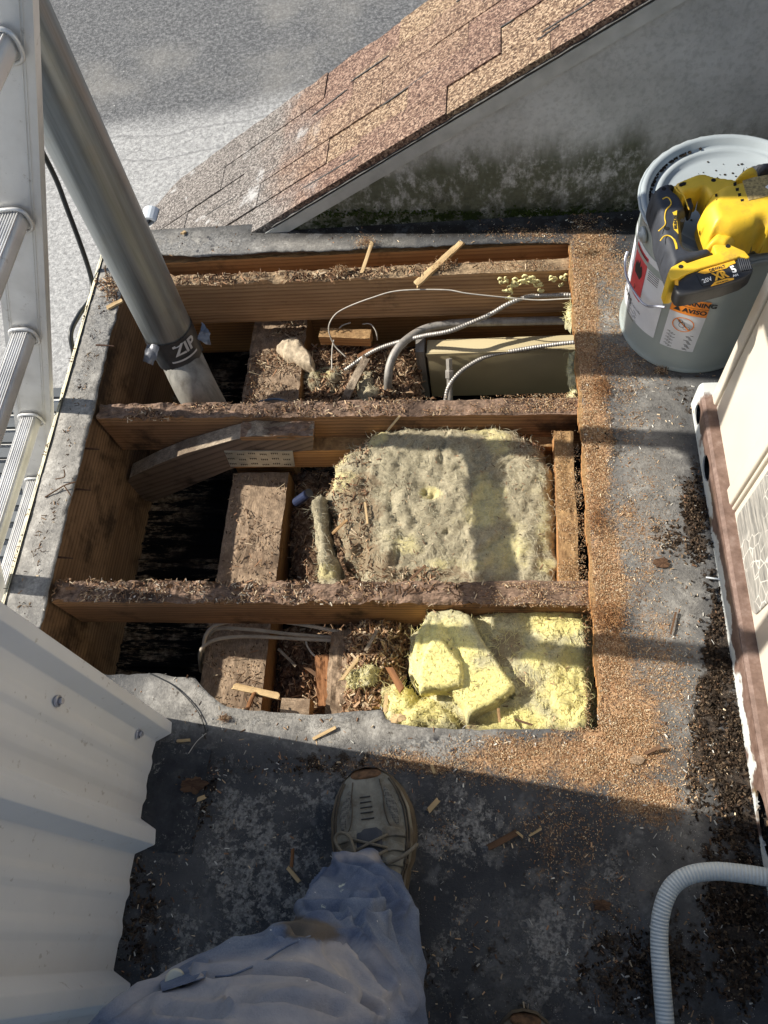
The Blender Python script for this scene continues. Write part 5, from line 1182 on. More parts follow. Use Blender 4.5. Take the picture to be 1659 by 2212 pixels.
MB().box2((PX0+.022, -1.0, .09), (UX+.9, .855, .99)).build('cabinet', M['cream'], un_)
fy0 = P(1607, 1325, .12).y; fy1 = seam-.05
def rrect(ya, yb_, za, zb_, r, d_, th):
    pts = []
    for (cy, cz, a0_) in ((yb_-r, zb_-r, 0), (ya+r, zb_-r, 90), (ya+r, za+r, 180), (yb_-r, za+r, 270)):
        for k in range(6):
            a = math.radians(a0_+18*k); pts.append((cy+r*math.cos(a), cz+r*math.sin(a)))
    return [Vector(upoly(y, z, d_)) for y, z in pts]
m = MB(); m.prism(rrect(fy0, fy1, .100, .46, .02, -.003, 0), (.004, 0, 0)); o = m.build('foil_label', M['foil'], un_); recalc(o); bevel(o, .001, 2)

# ------------------------------------------------------------------ white flexible conduit, lower right
wc = cat([P(1450, 2420, .06), P(1440, 2250, .05), P(1430, 2130, .05), P(1424, 2030, .05), P(1430, 1965, .055), P(1452, 1915, .06), P(1490, 1890, .066), P(1545, 1882, .07), P(1605, 1887, .075), P(1670, 1896, .08), P(1800, 1910, .085)], 14)
mb = MB(); mb.tube(wc, .0128, 18); L = [0]
for a, b_ in zip(wc[:-1], wc[1:]): L.append(L[-1]+(b_-a).length)
o = obj('white_conduit', mb.V, mb.F, M['white_conduit'], smooth=True, attrs=dict(len=np.repeat(L, 18)[:len(mb.V)]))
tag(o, 'white ribbed flexible conduit bending on the dark deck at the lower right', 'conduit')

# ------------------------------------------------------------------ paint pail
BX, BY, RB, RT, BH = .422, 1.109, .139, .146, .332
pc = Vector((BX, BY, .02)); pail = empty('metal_pail', pc, 'grey steel pail with hazard labels standing beside the gable wall', 'pail')
def rad(z): return RB+(RT-RB)*z/BH
pb_ = MB(); prof = [(0, .006), (RB-.004, .006), (RB-.002, 0), (RB+.002, .0), (RB+.0035, .004), (RB+.001, .009)]
for z in np.linspace(.012, BH-.03, 24): prof.append((rad(z)+(.0022 if abs(z-.235) < .006 else 0), z))
prof += [(RT, BH-.028), (RT+.003, BH-.024), (RT+.003, BH-.020), (RT, BH-.016)]
pb_.lathe(pc, prof, 96); pb_.build('pail_body', M['pail'], pail, smooth=True)
ld = MB(); ld.lathe(pc, [(RT, BH-.020), (RT+.006, BH-.017), (RT+.008, BH-.006), (RT+.006, BH+.002), (RT+.001, BH+.004), (RT-.005, BH+.001), (RT-.009, BH-.008), (RT-.014, BH-.012), (RT-.019, BH-.009), (RT-.024, BH-.004), (RT-.029, BH-.008), (RT-.034, BH-.013), (RT-.04, BH-.014), (.03, BH-.013), (0, BH-.013)], 96)
ld.build('lid', M['pail_lid'], pail, smooth=True)
# lid crimp ring
rg = MB(); n = 120
rg.tube([pc+Vector(((RT+.008)*math.cos(2*math.pi*i/n), (RT+.008)*math.sin(2*math.pi*i/n), BH-.004+.001*math.sin(i*1.9))) for i in range(n+1)], .0032, 8, cap=False); rg.build('crimp_ring', M['pail_lid'], pail, smooth=True)
def pcyl(ang_, z, dr=.0): return pc+Vector(((rad(z)+dr)*math.cos(ang_), (rad(z)+dr)*math.sin(ang_), z))
def angfor(x, y):   # angle & height on the pail where the view ray meets its wall
    d_ = ray(x, y); best = None
    A2 = d_[0]**2+d_[1]**2
    for it in range(1):
        r_ = (RB+RT)/2; ox, oy = O3[0]-BX, O3[1]-BY; B2 = 2*(ox*d_[0]+oy*d_[1]); C2 = ox*ox+oy*oy-r_*r_; D = B2*B2-4*A2*C2
        if D < 0: D = 0
        t = (-B2-math.sqrt(D))/(2*A2); p = O3+d_*t
    return math.atan2(p[1]-BY, p[0]-BX), p[2]-.02
def cpatch(corners, dr, nu=16, nv=10):
    """corners in photo px: tl,tr,br,bl -> curved patch on the pail"""
    az = [angfor(*c) for c in corners]
    V = []
    for i in range(nu+1):
        for j in range(nv+1):
            u, v = i/nu, j/nv
            a = (az[0][0]*(1-u)+az[1][0]*u)*(1-v)+(az[3][0]*(1-u)+az[2][0]*u)*v; z = (az[0][1]*(1-u)+az[1][1]*u)*(1-v)+(az[3][1]*(1-u)+az[2][1]*u)*v
            V.append(pcyl(a, z, dr))
    return V, [(i*(nv+1)+j, (i+1)*(nv+1)+j, (i+1)*(nv+1)+j+1, i*(nv+1)+j+1) for i in range(nu) for j in range(nv)], az
lb = MB()
aA = -2.62; 
def lab_patch(mb, a0, a1, z0, z1, dr, m=0, n=20):
    V = []; 
    for i in range(n+1):
        a = a0+(a1-a0)*i/n
        for z in (z0, z1): V.append(pcyl(a, z, dr))
    mb.add(V, [(2*i, 2*i+2, 2*i+3, 2*i+1) for i in range(n)], m)
PRINTS = []
0 and print('LABEL ANGLES', [tuple(round(float(v), 3) for v in angfor(x, y)) for x, y in [(1375, 545), (1420, 655), (1365, 700), (1392, 735), (1420, 620), (1425, 610), (1490, 665), (1462, 755), (1412, 720), (1400, 530), (1360, 640), (1350, 600)]])

def pf_(a0, zc, dr=.0022, sgn=1):
    def f(x, y): return pcyl(a0+x/rad(zc), zc+y, dr)
    return f
# hazard label: white sheet, red diamond panel, print
a1_, a2_ = -3.42, -2.30
lb = MB(); lab_patch(lb, a1_, a2_, .075, .262, .0008, 0, 30)
lab = lb.build('hazard_label', M['paper'], pail)
rd = MB(); lab_patch(rd, -3.02, -2.68, .135, .252, .0014, 0, 16); rd.build('red_panel', M['red_ink'], lab)
bk = MB(); lab_patch(bk, -2.99, -2.71, .1395, .1425, .0019); lab_patch(bk, -2.99, -2.71, .245, .248, .0019)
V = []; cz = .205; ca = -2.85
fl_ = [(-.012, -.018), (.010, -.020), (.015, -.006), (.013, .006), (.009, .016), (.007, .004), (.004, .010), (.002, .024), (-.003, .010), (-.006, .018), (-.009, .004), (-.013, .012), (-.016, -.006)]
f = pf_(ca, cz, .0019); bk.add([f(x, y) for x, y in fl_]+[f(0, 0)], [(i, (i+1) % len(fl_), len(fl_)) for i in range(len(fl_))])
text_on(bk, '3', .016, pf_(-2.86, .155, .0019)); text_on(bk, 'LES\nADHESIVES', .020, pf_(-3.20, .118, .0016), .0003)
text_on(bk, 'Lewisville', .008, pf_(-2.72, .110, .0016))
for i in range(9): f = pf_(-2.80, .098-.0035*i, .0016); bk.add([f(x, y) for x, y in ((-.018, 0), (.014+.006*math.sin(i*2.3), 0), (.014+.006*math.sin(i*2.3), .0012), (-.018, .0012))], [(0, 1, 2, 3)])
for i in range(5): f = pf_(-2.55, .228-.005*i, .0016); bk.add([f(x, y) for x, y in ((-.012, 0), (.016, 0), (.016, .0016), (-.012, .0016))], [(0, 1, 2, 3)])
bk.build('print', M['black_ink'], lab)
# orange warning label
w1, w2 = -2.19, -1.72
lb = MB(); lab_patch(lb, w1, w2, .070, .218, .0008, 0, 16); wl = lb.build('warning_label', M['paper'], pail)
ob = MB(); lab_patch(ob, w1, w2, .176, .219, .0014, 0, 16); ob.build('orange_band', M['orange_label'], wl)
bk = MB(); text_on(bk, 'WARNING', .0155, pf_(-1.90, .2085, .0019), .0006); text_on(bk, 'AVISO', .0155, pf_(-1.88, .188, .0019), .0006)
for zc in (.2085, .188): f = pf_(-2.13 if zc > .2 else -2.10, zc, .0019); bk.add([f(-.007, -.006), f(.007, -.006), f(0, .007)], [(0, 1, 2)])
lab_patch(bk, w1, w2, .1975, .1983, .0018)
for i in range(15):
    f = pf_((w1+w2)/2, .118-.0031*i, .0017); x0 = -.026+.004*(i % 3); x1 = .024-.008*((i*7) % 4)/4; bk.add([f(x0, 0), f(x1, 0), f(x1, .0013), f(x0, .0013)], [(0, 1, 2, 3)])
# child over bucket pictogram
f = pf_((w1+w2)/2-.01, .147, .0018)
def ringp(mb, f, cx_, cy_, r0, r1, n=28, sq=1.): mb.add([f(cx_+r*math.cos(2*math.pi*i/n), cy_+r*sq*math.sin(2*math.pi*i/n)) for i in range(n) for r in (r0, r1)], [(2*i, 2*((i+1) % n), 2*((i+1) % n)+1, 2*i+1) for i in range(n)])
ringp(bk, f, -.006, .008, .0032, .0042); ringp(bk, f, -.002, -.001, .005, .0058, sq=1.3); ringp(bk, f, .008, -.008, .006, .0068, sq=.7)
bk.add([f(.002, -.010), f(.014, -.010), f(.0145, .001), f(.0010, .001)], [(0, 1, 2, 3)]) if False else None
bk.build('print', M['black_ink'], wl)
rp = MB(); ringp(rp, f, 0, 0, .0185, .0205); rp.add([f(-.014, .012), f(-.012, .014), f(.014, -.012), f(.012, -.014)], [(0, 1, 2, 3)]); rp.build('red_ring', M['orange_label'], wl)
# ear and bail wire
ea = math.atan2(-.10, -.98); 
ea = angfor(1398, 500)[0]
er = MB(); c_ = pcyl(ea, BH-.045, .003); nn_ = Vector((math.cos(ea), math.sin(ea), 0)); er.lathe(c_, [(0, 0), (.015, 0), (.014, .004), (.007, .005), (.006, .009), (0, .009)], 22, ax=nn_)
er.build('bail_ear', M['pail_lid'], pail, smooth=True)
bw = MB(); bw.tube(cat([PD(1372, 533, (PD(1,1,1)-PD(1,1,1)).length+1.30)*0+pcyl(angfor(1375, 520)[0], .20, .012), pcyl(angfor(1372, 548)[0], .19, .016), pcyl(angfor(1380, 570)[0], .178, .018), pcyl(angfor(1403, 590)[0], .165, .014), pcyl(angfor(1425, 598)[0], .17, .018), pcyl(angfor(1450, 590)[0], .19, .022), pcyl(angfor(1470, 585)[0], .20, .022)], 8), .0024, 8)
bw.build('bail_wire', M['screw'], pail, smooth=True)
for k in range(1):
    sp = MB()
    for i in range(90):
        a = R.uniform(0, 6.28); r_ = RT*.72*math.sqrt(R.random()); s_ = R.uniform(.0006, .0026)
        sp.lathe(pc+Vector((r_*math.cos(a), r_*math.sin(a), BH-.0128)), [(s_, 0), (s_*.7, .0007), (0, .0008)], 7)
    for i in range(70):
        a = R.gauss(2.6, .35); r_ = RT-.010+R.uniform(-.003, .003); s_ = R.uniform(.0015, .004)
        sp.lathe(pc+Vector((r_*math.cos(a), r_*math.sin(a), BH-.009)), [(s_, 0), (s_*.7, .0015), (0, .0018)], 7)
    sp.build('dirt_specks', M['clod'], pail)['kind'] = 'stuff'

# ------------------------------------------------------------------ cordless saw lying on the lid
LZ = .02+BH+.002
def S(x, y): return (1344+.18981*x, 274.3+.18981*y)
saw = empty('cordless_saw', P(1560, 480, LZ), 'yellow and black cordless reciprocating saw with battery lying on the pail lid', 'power saw')
def slab(name, poly, za, zb_, mat, bv=.006, seg=4, parent=saw, conv=S):
    zm = zb_
    pts = [P(*conv(x, y), zm) for x, y in poly]
    A_ = sum(pts[i].x*pts[(i+1) % len(pts)].y-pts[(i+1) % len(pts)].x*pts[i].y for i in range(len(pts)))
    if A_ < 0: pts = pts[::-1]
    m = MB(); m.prism([(p.x, p.y, za) for p in pts], (0, 0, zb_-za)); o = m.build(name, mat, parent); recalc(o)
    if bv: bevel(o, bv, seg, 25)
    return o
def dome(name, poly, za, zb_, Rr, mat, cell=.003, parent=saw, conv=S):
    pw = [P(*conv(x, y), zb_) for x, y in poly]; X = [p.x for p in pw]; Y = [p.y for p in pw]
    sm = cat([Vector((p.x, p.y, 0)) for p in pw]+[Vector((pw[0].x, pw[0].y, 0))], 5)[:-1]
    def zf(X, Y, d): q = np.clip(d/Rr, 0, 1); return za+(zb_-za)*(.30+.70*np.sqrt(1-(1-q)**2))
    V, Fc, n_, d_ = gridsheet(np.arange(min(X)-cell, max(X)+2*cell, cell), np.arange(min(Y)-cell, max(Y)+2*cell, cell), [(p.x, p.y) for p in sm], True, cell, zf, (zb_-za)*.28)
    o = obj(name, V, Fc, mat, parent, smooth=True); return o
zb0 = LZ+.003; 
body = dome('motor_body', [(990, 740), (1060, 640), (1150, 590), (1290, 560), (1500, 510), (1700, 480), (1900, 440), (2100, 400), (2100, 1010), (1900, 1060), (1700, 1090), (1640, 1060), (1560, 1100), (1400, 1130), (1250, 1140), (1100, 1120), (1040, 1140), (990, 1060), (945, 940), (935, 850)], zb0+.012, LZ+.082, .024, M['yellow'])
dome('upper_arm', [(600, 620), (710, 570), (870, 512), (960, 515), (1060, 545), (1180, 560), (1330, 600), (1300, 760), (1120, 800), (1000, 790), (930, 700), (870, 720), (760, 740), (690, 770), (620, 700), (590, 650)], LZ+.018, LZ+.066, .007, M['yellow'])
dome('grip', [(330, 720), (400, 640), (520, 600), (640, 585), (700, 570), (715, 590), (600, 640), (600, 680), (690, 760), (745, 870), (755, 940), (700, 985), (700, 1040), (715, 1180), (725, 1290), (790, 1360), (960, 1330), (1040, 1370), (1065, 1440), (900, 1500), (700, 1560), (580, 1600), (520, 1490), (470, 1330), (420, 1190), (400, 1000), (360, 870), (330, 780)], LZ+.012, LZ+.062, .013, M['rubber'])
slab('trigger', [(720, 755), (800, 725), (818, 760), (790, 800), (800, 850), (820, 890), (800, 930), (770, 945), (745, 870), (715, 800)], LZ+.024, LZ+.050, M['black'], .005, 3)
dome('lower_strut', [(950, 1330), (1050, 1110), (1160, 1040), (1300, 900), (1500, 880), (1660, 960), (1580, 1110), (1420, 1180), (1220, 1340), (1090, 1330)], LZ+.012, LZ+.060, .014, M['yellow'])
slab('foot_housing', [(520, 1660), (560, 1590), (700, 1515), (740, 1545), (900, 1490), (1065, 1440), (1030, 1350), (1060, 1330), (1240, 1340), (1400, 1410), (1460, 1480), (1430, 1490), (1340, 1470), (1270, 1500), (1130, 1540), (880, 1610), (740, 1660), (620, 1730), (550, 1735)], LZ+.006, LZ+.064, M['yellow'], .009, 4)
front = dome('blade_boot', [(1400, 400), (1500, 360), (1640, 350), (2100, 300), (2100, 450), (1640, 470), (1590, 460), (1560, 410), (1480, 395)], LZ+.02, LZ+.060, .018, M['rubber'])
dome('nose_bridge', [(1270, 560), (1340, 470), (1420, 410), (1500, 395), (1560, 430), (1590, 475), (1560, 540)], LZ+.02, LZ+.064, .016, M['yellow'])
bat = slab('battery', [(590, 1830), (600, 1770), (700, 1700), (730, 1655), (880, 1620), (1130, 1555), (1290, 1510), (1380, 1475), (1450, 1500), (1500, 1600), (1490, 1650), (1380, 1725), (1180, 1795), (940, 1860), (760, 1900), (680, 1910), (630, 1900)], LZ+.030, LZ+.060, M['black'], .012, 4)
zt_ = LZ+.0608
def flat(name, poly, z, mat, parent=saw, th=.0006): return slab(name, poly, z-.0008, z+th, mat, 0, 1, parent)
flat('battery_label', [(850, 1680), (880, 1640), (1270, 1525), (1290, 1560), (1360, 1705), (1270, 1750), (930, 1810), (900, 1790)], zt_, M['black'], bat, .0004)
flat('orange_panel', [(862, 1655), (890, 1634), (1275, 1518), (1292, 1548), (1230, 1572), (1190, 1605), (1010, 1655), (940, 1668)], zt_+.0006, M['orange_ink'], bat)
flat('orange_panel', [(1010, 1808), (1052, 1762), (1190, 1722), (1270, 1716), (1272, 1735)], zt_+.0006, M['orange_ink'], bat)
def tfn(x0, y0, x1, y1, z, size):
    a = P(*S(x0, y0), z); b_ = P(*S(x1, y1), z); d_ = (b_-a).normalized(); nrm = Vector((-d_.y, d_.x, 0))
    return lambda x, y: a+d_*x+nrm*y
bk = MB(); text_on(bk, 'DEWALT', .0080, tfn(1082, 1608, 1170, 1582, zt_+.0018, 1), .0003, sx=.80); text_on(bk, 'LITHIUM ION', .0034, tfn(1140, 1762, 1200, 1745, zt_+.0018, 1), .0001, sx=.95)
bk.build('black_print', M['black_ink'], bat)
ox = MB(); text_on(ox, 'XR', .0205, tfn(1118, 1690, 1200, 1667, zt_+.0018, 1), .0010, sx=.78); ox.build('orange_print', M['orange_ink'], bat)
wp_ = MB(); text_on(wp_, '20V', .0112, tfn(968, 1742, 1026, 1724, zt_+.0018, 1), .0002, sx=.86); text_on(wp_, '5', .0190, tfn(1268, 1622, 1300, 1613, zt_+.0018, 1), .0009, sx=.8); text_on(wp_, 'AH', .0062, tfn(1290, 1688, 1320, 1680, zt_+.0018, 1), .0003); wp_.build('white_print', M['white_ink'], bat)
# latch ribs on the battery corner
for i in range(5):
    x = 640+i*38; m = MB(); m.tube([P(*S(x, 1860-i*14), LZ+.052), P(*S(x+22, 1925-i*16), LZ+.040)], .0038, 8); m.build('rib', M['black'], bat, smooth=True)
for i in range(6):
    x = 1320+i*22; m = MB(); m.tube([P(*S(x, 1500-i*4), LZ+.061), P(*S(x+40, 1640-i*4), LZ+.061)], .0012, 6); m.build('rib', M['rubber'], bat, smooth=True)
flat('rating_label', [(1370, 610), (1500, 570), (1680, 540), (1900, 500), (1900, 730), (1660, 780), (1600, 800), (1440, 835), (1400, 720)], LZ+.0822, M['rating'], body)
flat('white_tag', [(1630, 680), (1680, 640), (1720, 700), (1660, 700)], LZ+.0832, M['white_ink'], body)
for (x, y, w_, h_) in ((1285, 645, 34, 44), (1310, 710, 38, 40), (1335, 770, 36, 40), (1365, 832, 36, 30), (1072, 770, 26, 30), (1088, 830, 30, 34), (1114, 892, 30, 34), (1140, 955, 28, 32)):
    zz = LZ+(.0824 if x > 1250 else .080)
    q = [P(*S(x-w_/2, y-h_/3), zz), P(*S(x+w_/2, y-h_/2), zz), P(*S(x+w_/2, y+h_/3), zz), P(*S(x-w_/2+4, y+h_/2), zz)]; vd = MB(); vd.prism(q, (0, 0, -.002)); recalc(vd.build('vent_slot', M['dark_hole'], body))
for (x, y, z) in ((1040, 605, .0662), (1240, 1118, .0602), (475, 703, .0622), (690, 648, .0622), (690, 1065, .0622), (513, 1155, .0622), (1205, 1355, .0642), (668, 1588, .0642)):
    c_ = P(*S(x, y), LZ+z); MB().lathe(c_-Vector((0, 0, .0005)), [(.0040, 0), (.0038, .0008), (0, .0008)], 16).build('screw_hole', M['dark_hole'], saw)
# yellow trim lines on the grip
for pts in ([(460, 820), (510, 800), (545, 830), (555, 880), (500, 950), (485, 1030), (490, 1110), (415, 1185)], [(435, 1295), (470, 1250), (520, 1235), (570, 1260), (610, 1320), (625, 1385)], [(595, 680), (640, 740), (700, 780), (730, 860), (760, 940)]):
    m = MB(); m.tube(cat([P(*S(x, y), LZ+.0622) for x, y in pts], 5), .0011, 6); m.build('trim_line', M['yellow'], saw, smooth=True)
flat('yellow_badge', [(575, 970), (625, 948), (622, 1010), (640, 1210), (590, 1160), (580, 1100), (592, 1050), (590, 1000)], LZ+.0624, M['yellow'])
flat('yellow_badge', [(580, 1270), (600, 1275), (625, 1330), (632, 1385), (612, 1388), (600, 1330)], LZ+.0624, M['yellow'])
bk = MB(); text_on(bk, 'BRUSHLESS', .0062, tfn(607, 1080, 605, 1000, LZ+.0636, 1), .0003); bk.build('badge_print', M['black_ink'], saw)
flat('shift_mark', [(598, 1735), (640, 1735), (640, 1800), (600, 1790)], LZ+.061, M['orange_ink'], bat)
flat('lever_slot', [(650, 645), (700, 625), (732, 630), (725, 655), (670, 675), (650, 668)], LZ+.0664, M['dark_hole'])

# ------------------------------------------------------------------ the person: legs in jeans and trainers
per_ = empty('person', P(800, 1850, .02), 'person in dusty blue jeans and worn grey trainers stepping towards the opening', 'person')
def leg(name, secs, attrs=True, parent=per_, fold=.006, seed=0., sub=10, n=72, creases=()):
    """secs: (left px, right px, depth) ring sections"""
    cs = []
    for (l, r, d) in secs:
        a = PD(*l, d) if isinstance(l, tuple) else l; b_ = PD(*r, d) if isinstance(r, tuple) else r
        cs.append(((a+b_)/2, (b_-a)/2))
    C = cat([c[0] for c in cs], sub); W = cat([c[1] for c in cs], sub); V = []; k = len(C)
    for i in range(k):
        t = (C[min(i+1, k-1)]-C[max(i-1, 0)]).normalized(); w_ = W[i]-t*W[i].dot(t); u = t.cross(w_.normalized()); r_ = w_.length
        for j in range(n):
            a = 2*math.pi*j/n; d_ = w_*math.cos(a)+u*r_*.92*math.sin(a); p = C[i]+d_; nr = d_.normalized()
            f = fold*(fbm((i/k*3.2+seed, math.cos(a)*.8, math.sin(a)*.8+i/k), 1.7, 3)*1.3-abs(fbm((i/k*7+seed, math.cos(a)*.6+i/k*2, math.sin(a)*.6), 1.3, 2))*1.6+.5)
            V.append(p+nr*f)
    if creases:
        Va = np.array([tuple(v) for v in V]); qx, qy = PROJ(Va)
        for cr, A_, w_ in creases:
            d = np.full(len(qx), 1e9)
            for (x1, y1), (x2, y2) in zip(cr[:-1], cr[1:]):
                dx, dy = x2-x1, y2-y1; t = np.clip(((qx-x1)*dx+(qy-y1)*dy)/(dx*dx+dy*dy), 0, 1); d = np.minimum(d, np.hypot(qx-x1-t*dx, qy-y1-t*dy))
            disp = A_*(-np.exp(-(d/w_)**2)+.7*np.exp(-((d-2.1*w_)/(1.1*w_))**2))
            for i in np.nonzero(np.abs(disp) > 1e-5)[0]:
                k_ = i//n; c_ = C[k_]; nr = (V[i]-c_).normalized(); V[i] = V[i]+nr*float(disp[i])
    Fs = [(i*n+j, i*n+(j+1) % n, (i+1)*n+(j+1) % n, (i+1)*n+j) for i in range(k-1) for j in range(n)]
    return V, Fs, C
CR = [(780, 1903, 75, 1.262), (780, 1908, 80, 1.24), (776, 1950, 100, 1.16), (770, 1995, 118, 1.08), (760, 2060, 135, .99), (746, 2125, 150, .91), (715, 2180, 186, .83), (668, 2250, 236, .74), (598, 2333, 308, .67), (515, 2440, 382, .60), (390, 2650, 460, .50), (200, 2950, 560, .41), (-100, 3500, 760, .33)]
CRS = [([(740, 1859), (785, 1869), (830, 1899), (869, 1948)], .008, 6), ([(716, 1859), (676, 1908), (641, 1958)], .008, 6), ([(666, 1968), (760, 1972), (859, 1968)], .010, 6), ([(690, 1935), (745, 1945), (800, 1940)], .004, 7),
    ([(765, 1983), (785, 2037), (825, 2087), (859, 2132), (879, 2170)], .010, 7), ([(600, 2030), (640, 2024), (690, 2034), (750, 2040), (790, 2092), (825, 2137)], .012, 7),
    ([(442, 2117), (542, 2107), (661, 2112), (735, 2146), (810, 2186)], .009, 8), ([(239, 2206), (314, 2150), (423, 2126)], .008, 8), ([(500, 2165), (620, 2160), (720, 2190)], .007, 9), ([(820, 1920), (850, 1990), (870, 2060)], .007, 6), ([(350, 2190), (480, 2200)], .007, 9)]
secs = [((x-r_, y), (x+r_, y), d_) for x, y, r_, d_ in CR]
V, Fs, C = leg('jeans', secs, fold=.012, sub=22, n=150, creases=CRS)
Vn = np.array([tuple(v) for v in V])
pale = blobs(Vn, [(560, 2150, 360, 85, 1.2), (700, 2080, 190, 60, .9), (780, 1850, 90, 20, .8), (500, 2200, 300, 40, .5), (830, 2140, 90, 90, .6)]); stain = blobs(Vn, [(668, 2005, 80, 28, 1.15, 10), (640, 2015, 40, 16, 1.)]); white = blobs(Vn, [(740, 1915, 44, 22, .6, -35), (705, 1955, 20, 10, .75, -20)])  # pale: greyer thigh cloth with its highlight painted into the colour
t1 = obj('trousers', V, Fs, M['denim'], per_, smooth=True, attrs=dict(pale=pale, stain=stain, white=white))
so_ = t1.modifiers.new('solid', 'SOLIDIFY'); so_.thickness = .002; so_.offset = -1
# hem roll, side seam, hammer loop
def on_leg(x, y, d, off=.0): return PD(x, y, d-off)
hm = MB(); ring0 = [Vector(v) for v in V[:150]]; hm.tube(ring0+[ring0[0]], .0028, 6, cap=False); o = hm.build('hem', M['denim'], t1, smooth=True)
from mathutils.bvhtree import BVHTree
bv = BVHTree.FromPolygons([Vector(v) for v in V], Fs)
def hit(x, y, off=.0015):
    d_ = Vector(ray(x, y)).normalized(); h_ = bv.ray_cast(Vector(O3), d_)
    return (h_[0]-d_*off) if h_[0] else None
def hits(L, off=.0015): return [h_ for h_ in (hit(x, y, off) for x, y in L) if h_]
seam_ = hits([(670, 2022), (640, 2034), (610, 2050), (575, 2072), (540, 2090), (500, 2106), (465, 2110)], .0032)
if len(seam_) > 2: MB().tube(cat(seam_, 4), .0009, 6).build('seam', M['denim'], t1, smooth=True)
lp = hits([(448, 2096), (380, 2116), (340, 2140)], .004)
fl2 = MB(); hp = lambda x, y, o_=.004: hit(x, y, o_) or PD(x, y, HD)
HD = (Vector(hit(400, 2120))-Vector(O3)).length*.985 if hit(400, 2120) else .62
q = [hp(436, 2062), hp(452, 2070), hp(444, 2112), hp(350, 2142), hp(345, 2122), hp(392, 2086)]
fl2.prism(q, Vector(ray(420, 2080)).normalized()*.004); o = fl2.build('hammer_loop', M['denim'], t1); recalc(o); bevel(o, .0015, 2)
for (x, y) in ((372, 2080),):
    p = hp(378, 2116, .009); MB().lathe(p, [(0, .0), (.0075, 0), (.008, .002), (.006, .003), (0, .003)], 24, ax=-Vector(ray(x, y)).normalized()).build('button', M['plate'], t1, smooth=True)
# second leg, mostly out of the frame
secs2 = [(PD(1085, 2260, 1.22)+Vector((-.07, 0, 0)), PD(1085, 2260, 1.22)+Vector((.07, 0, 0)), 0)]
def sec3(c, r): c = Vector(c); return (c-Vector((r, 0, 0)), c+Vector((r, 0, 0)), 0)
f2 = P(1100, 2260, .10)
V2l, F2l, C2 = leg('jeans', [sec3((f2.x, f2.y-.07, .09), .075), sec3((f2.x-.01, f2.y-.09, .30), .078), sec3((f2.x-.03, f2.y-.10, .50), .085), sec3((f2.x-.07, f2.y-.22, .78), .10), sec3((f2.x-.12, f2.y-.34, .98), .11)], fold=.008, seed=4.)
zer = np.zeros(len(V2l)); o = obj('trousers', V2l, F2l, M['denim'], per_, smooth=True, attrs=dict(pale=zer, stain=zer, white=zer))

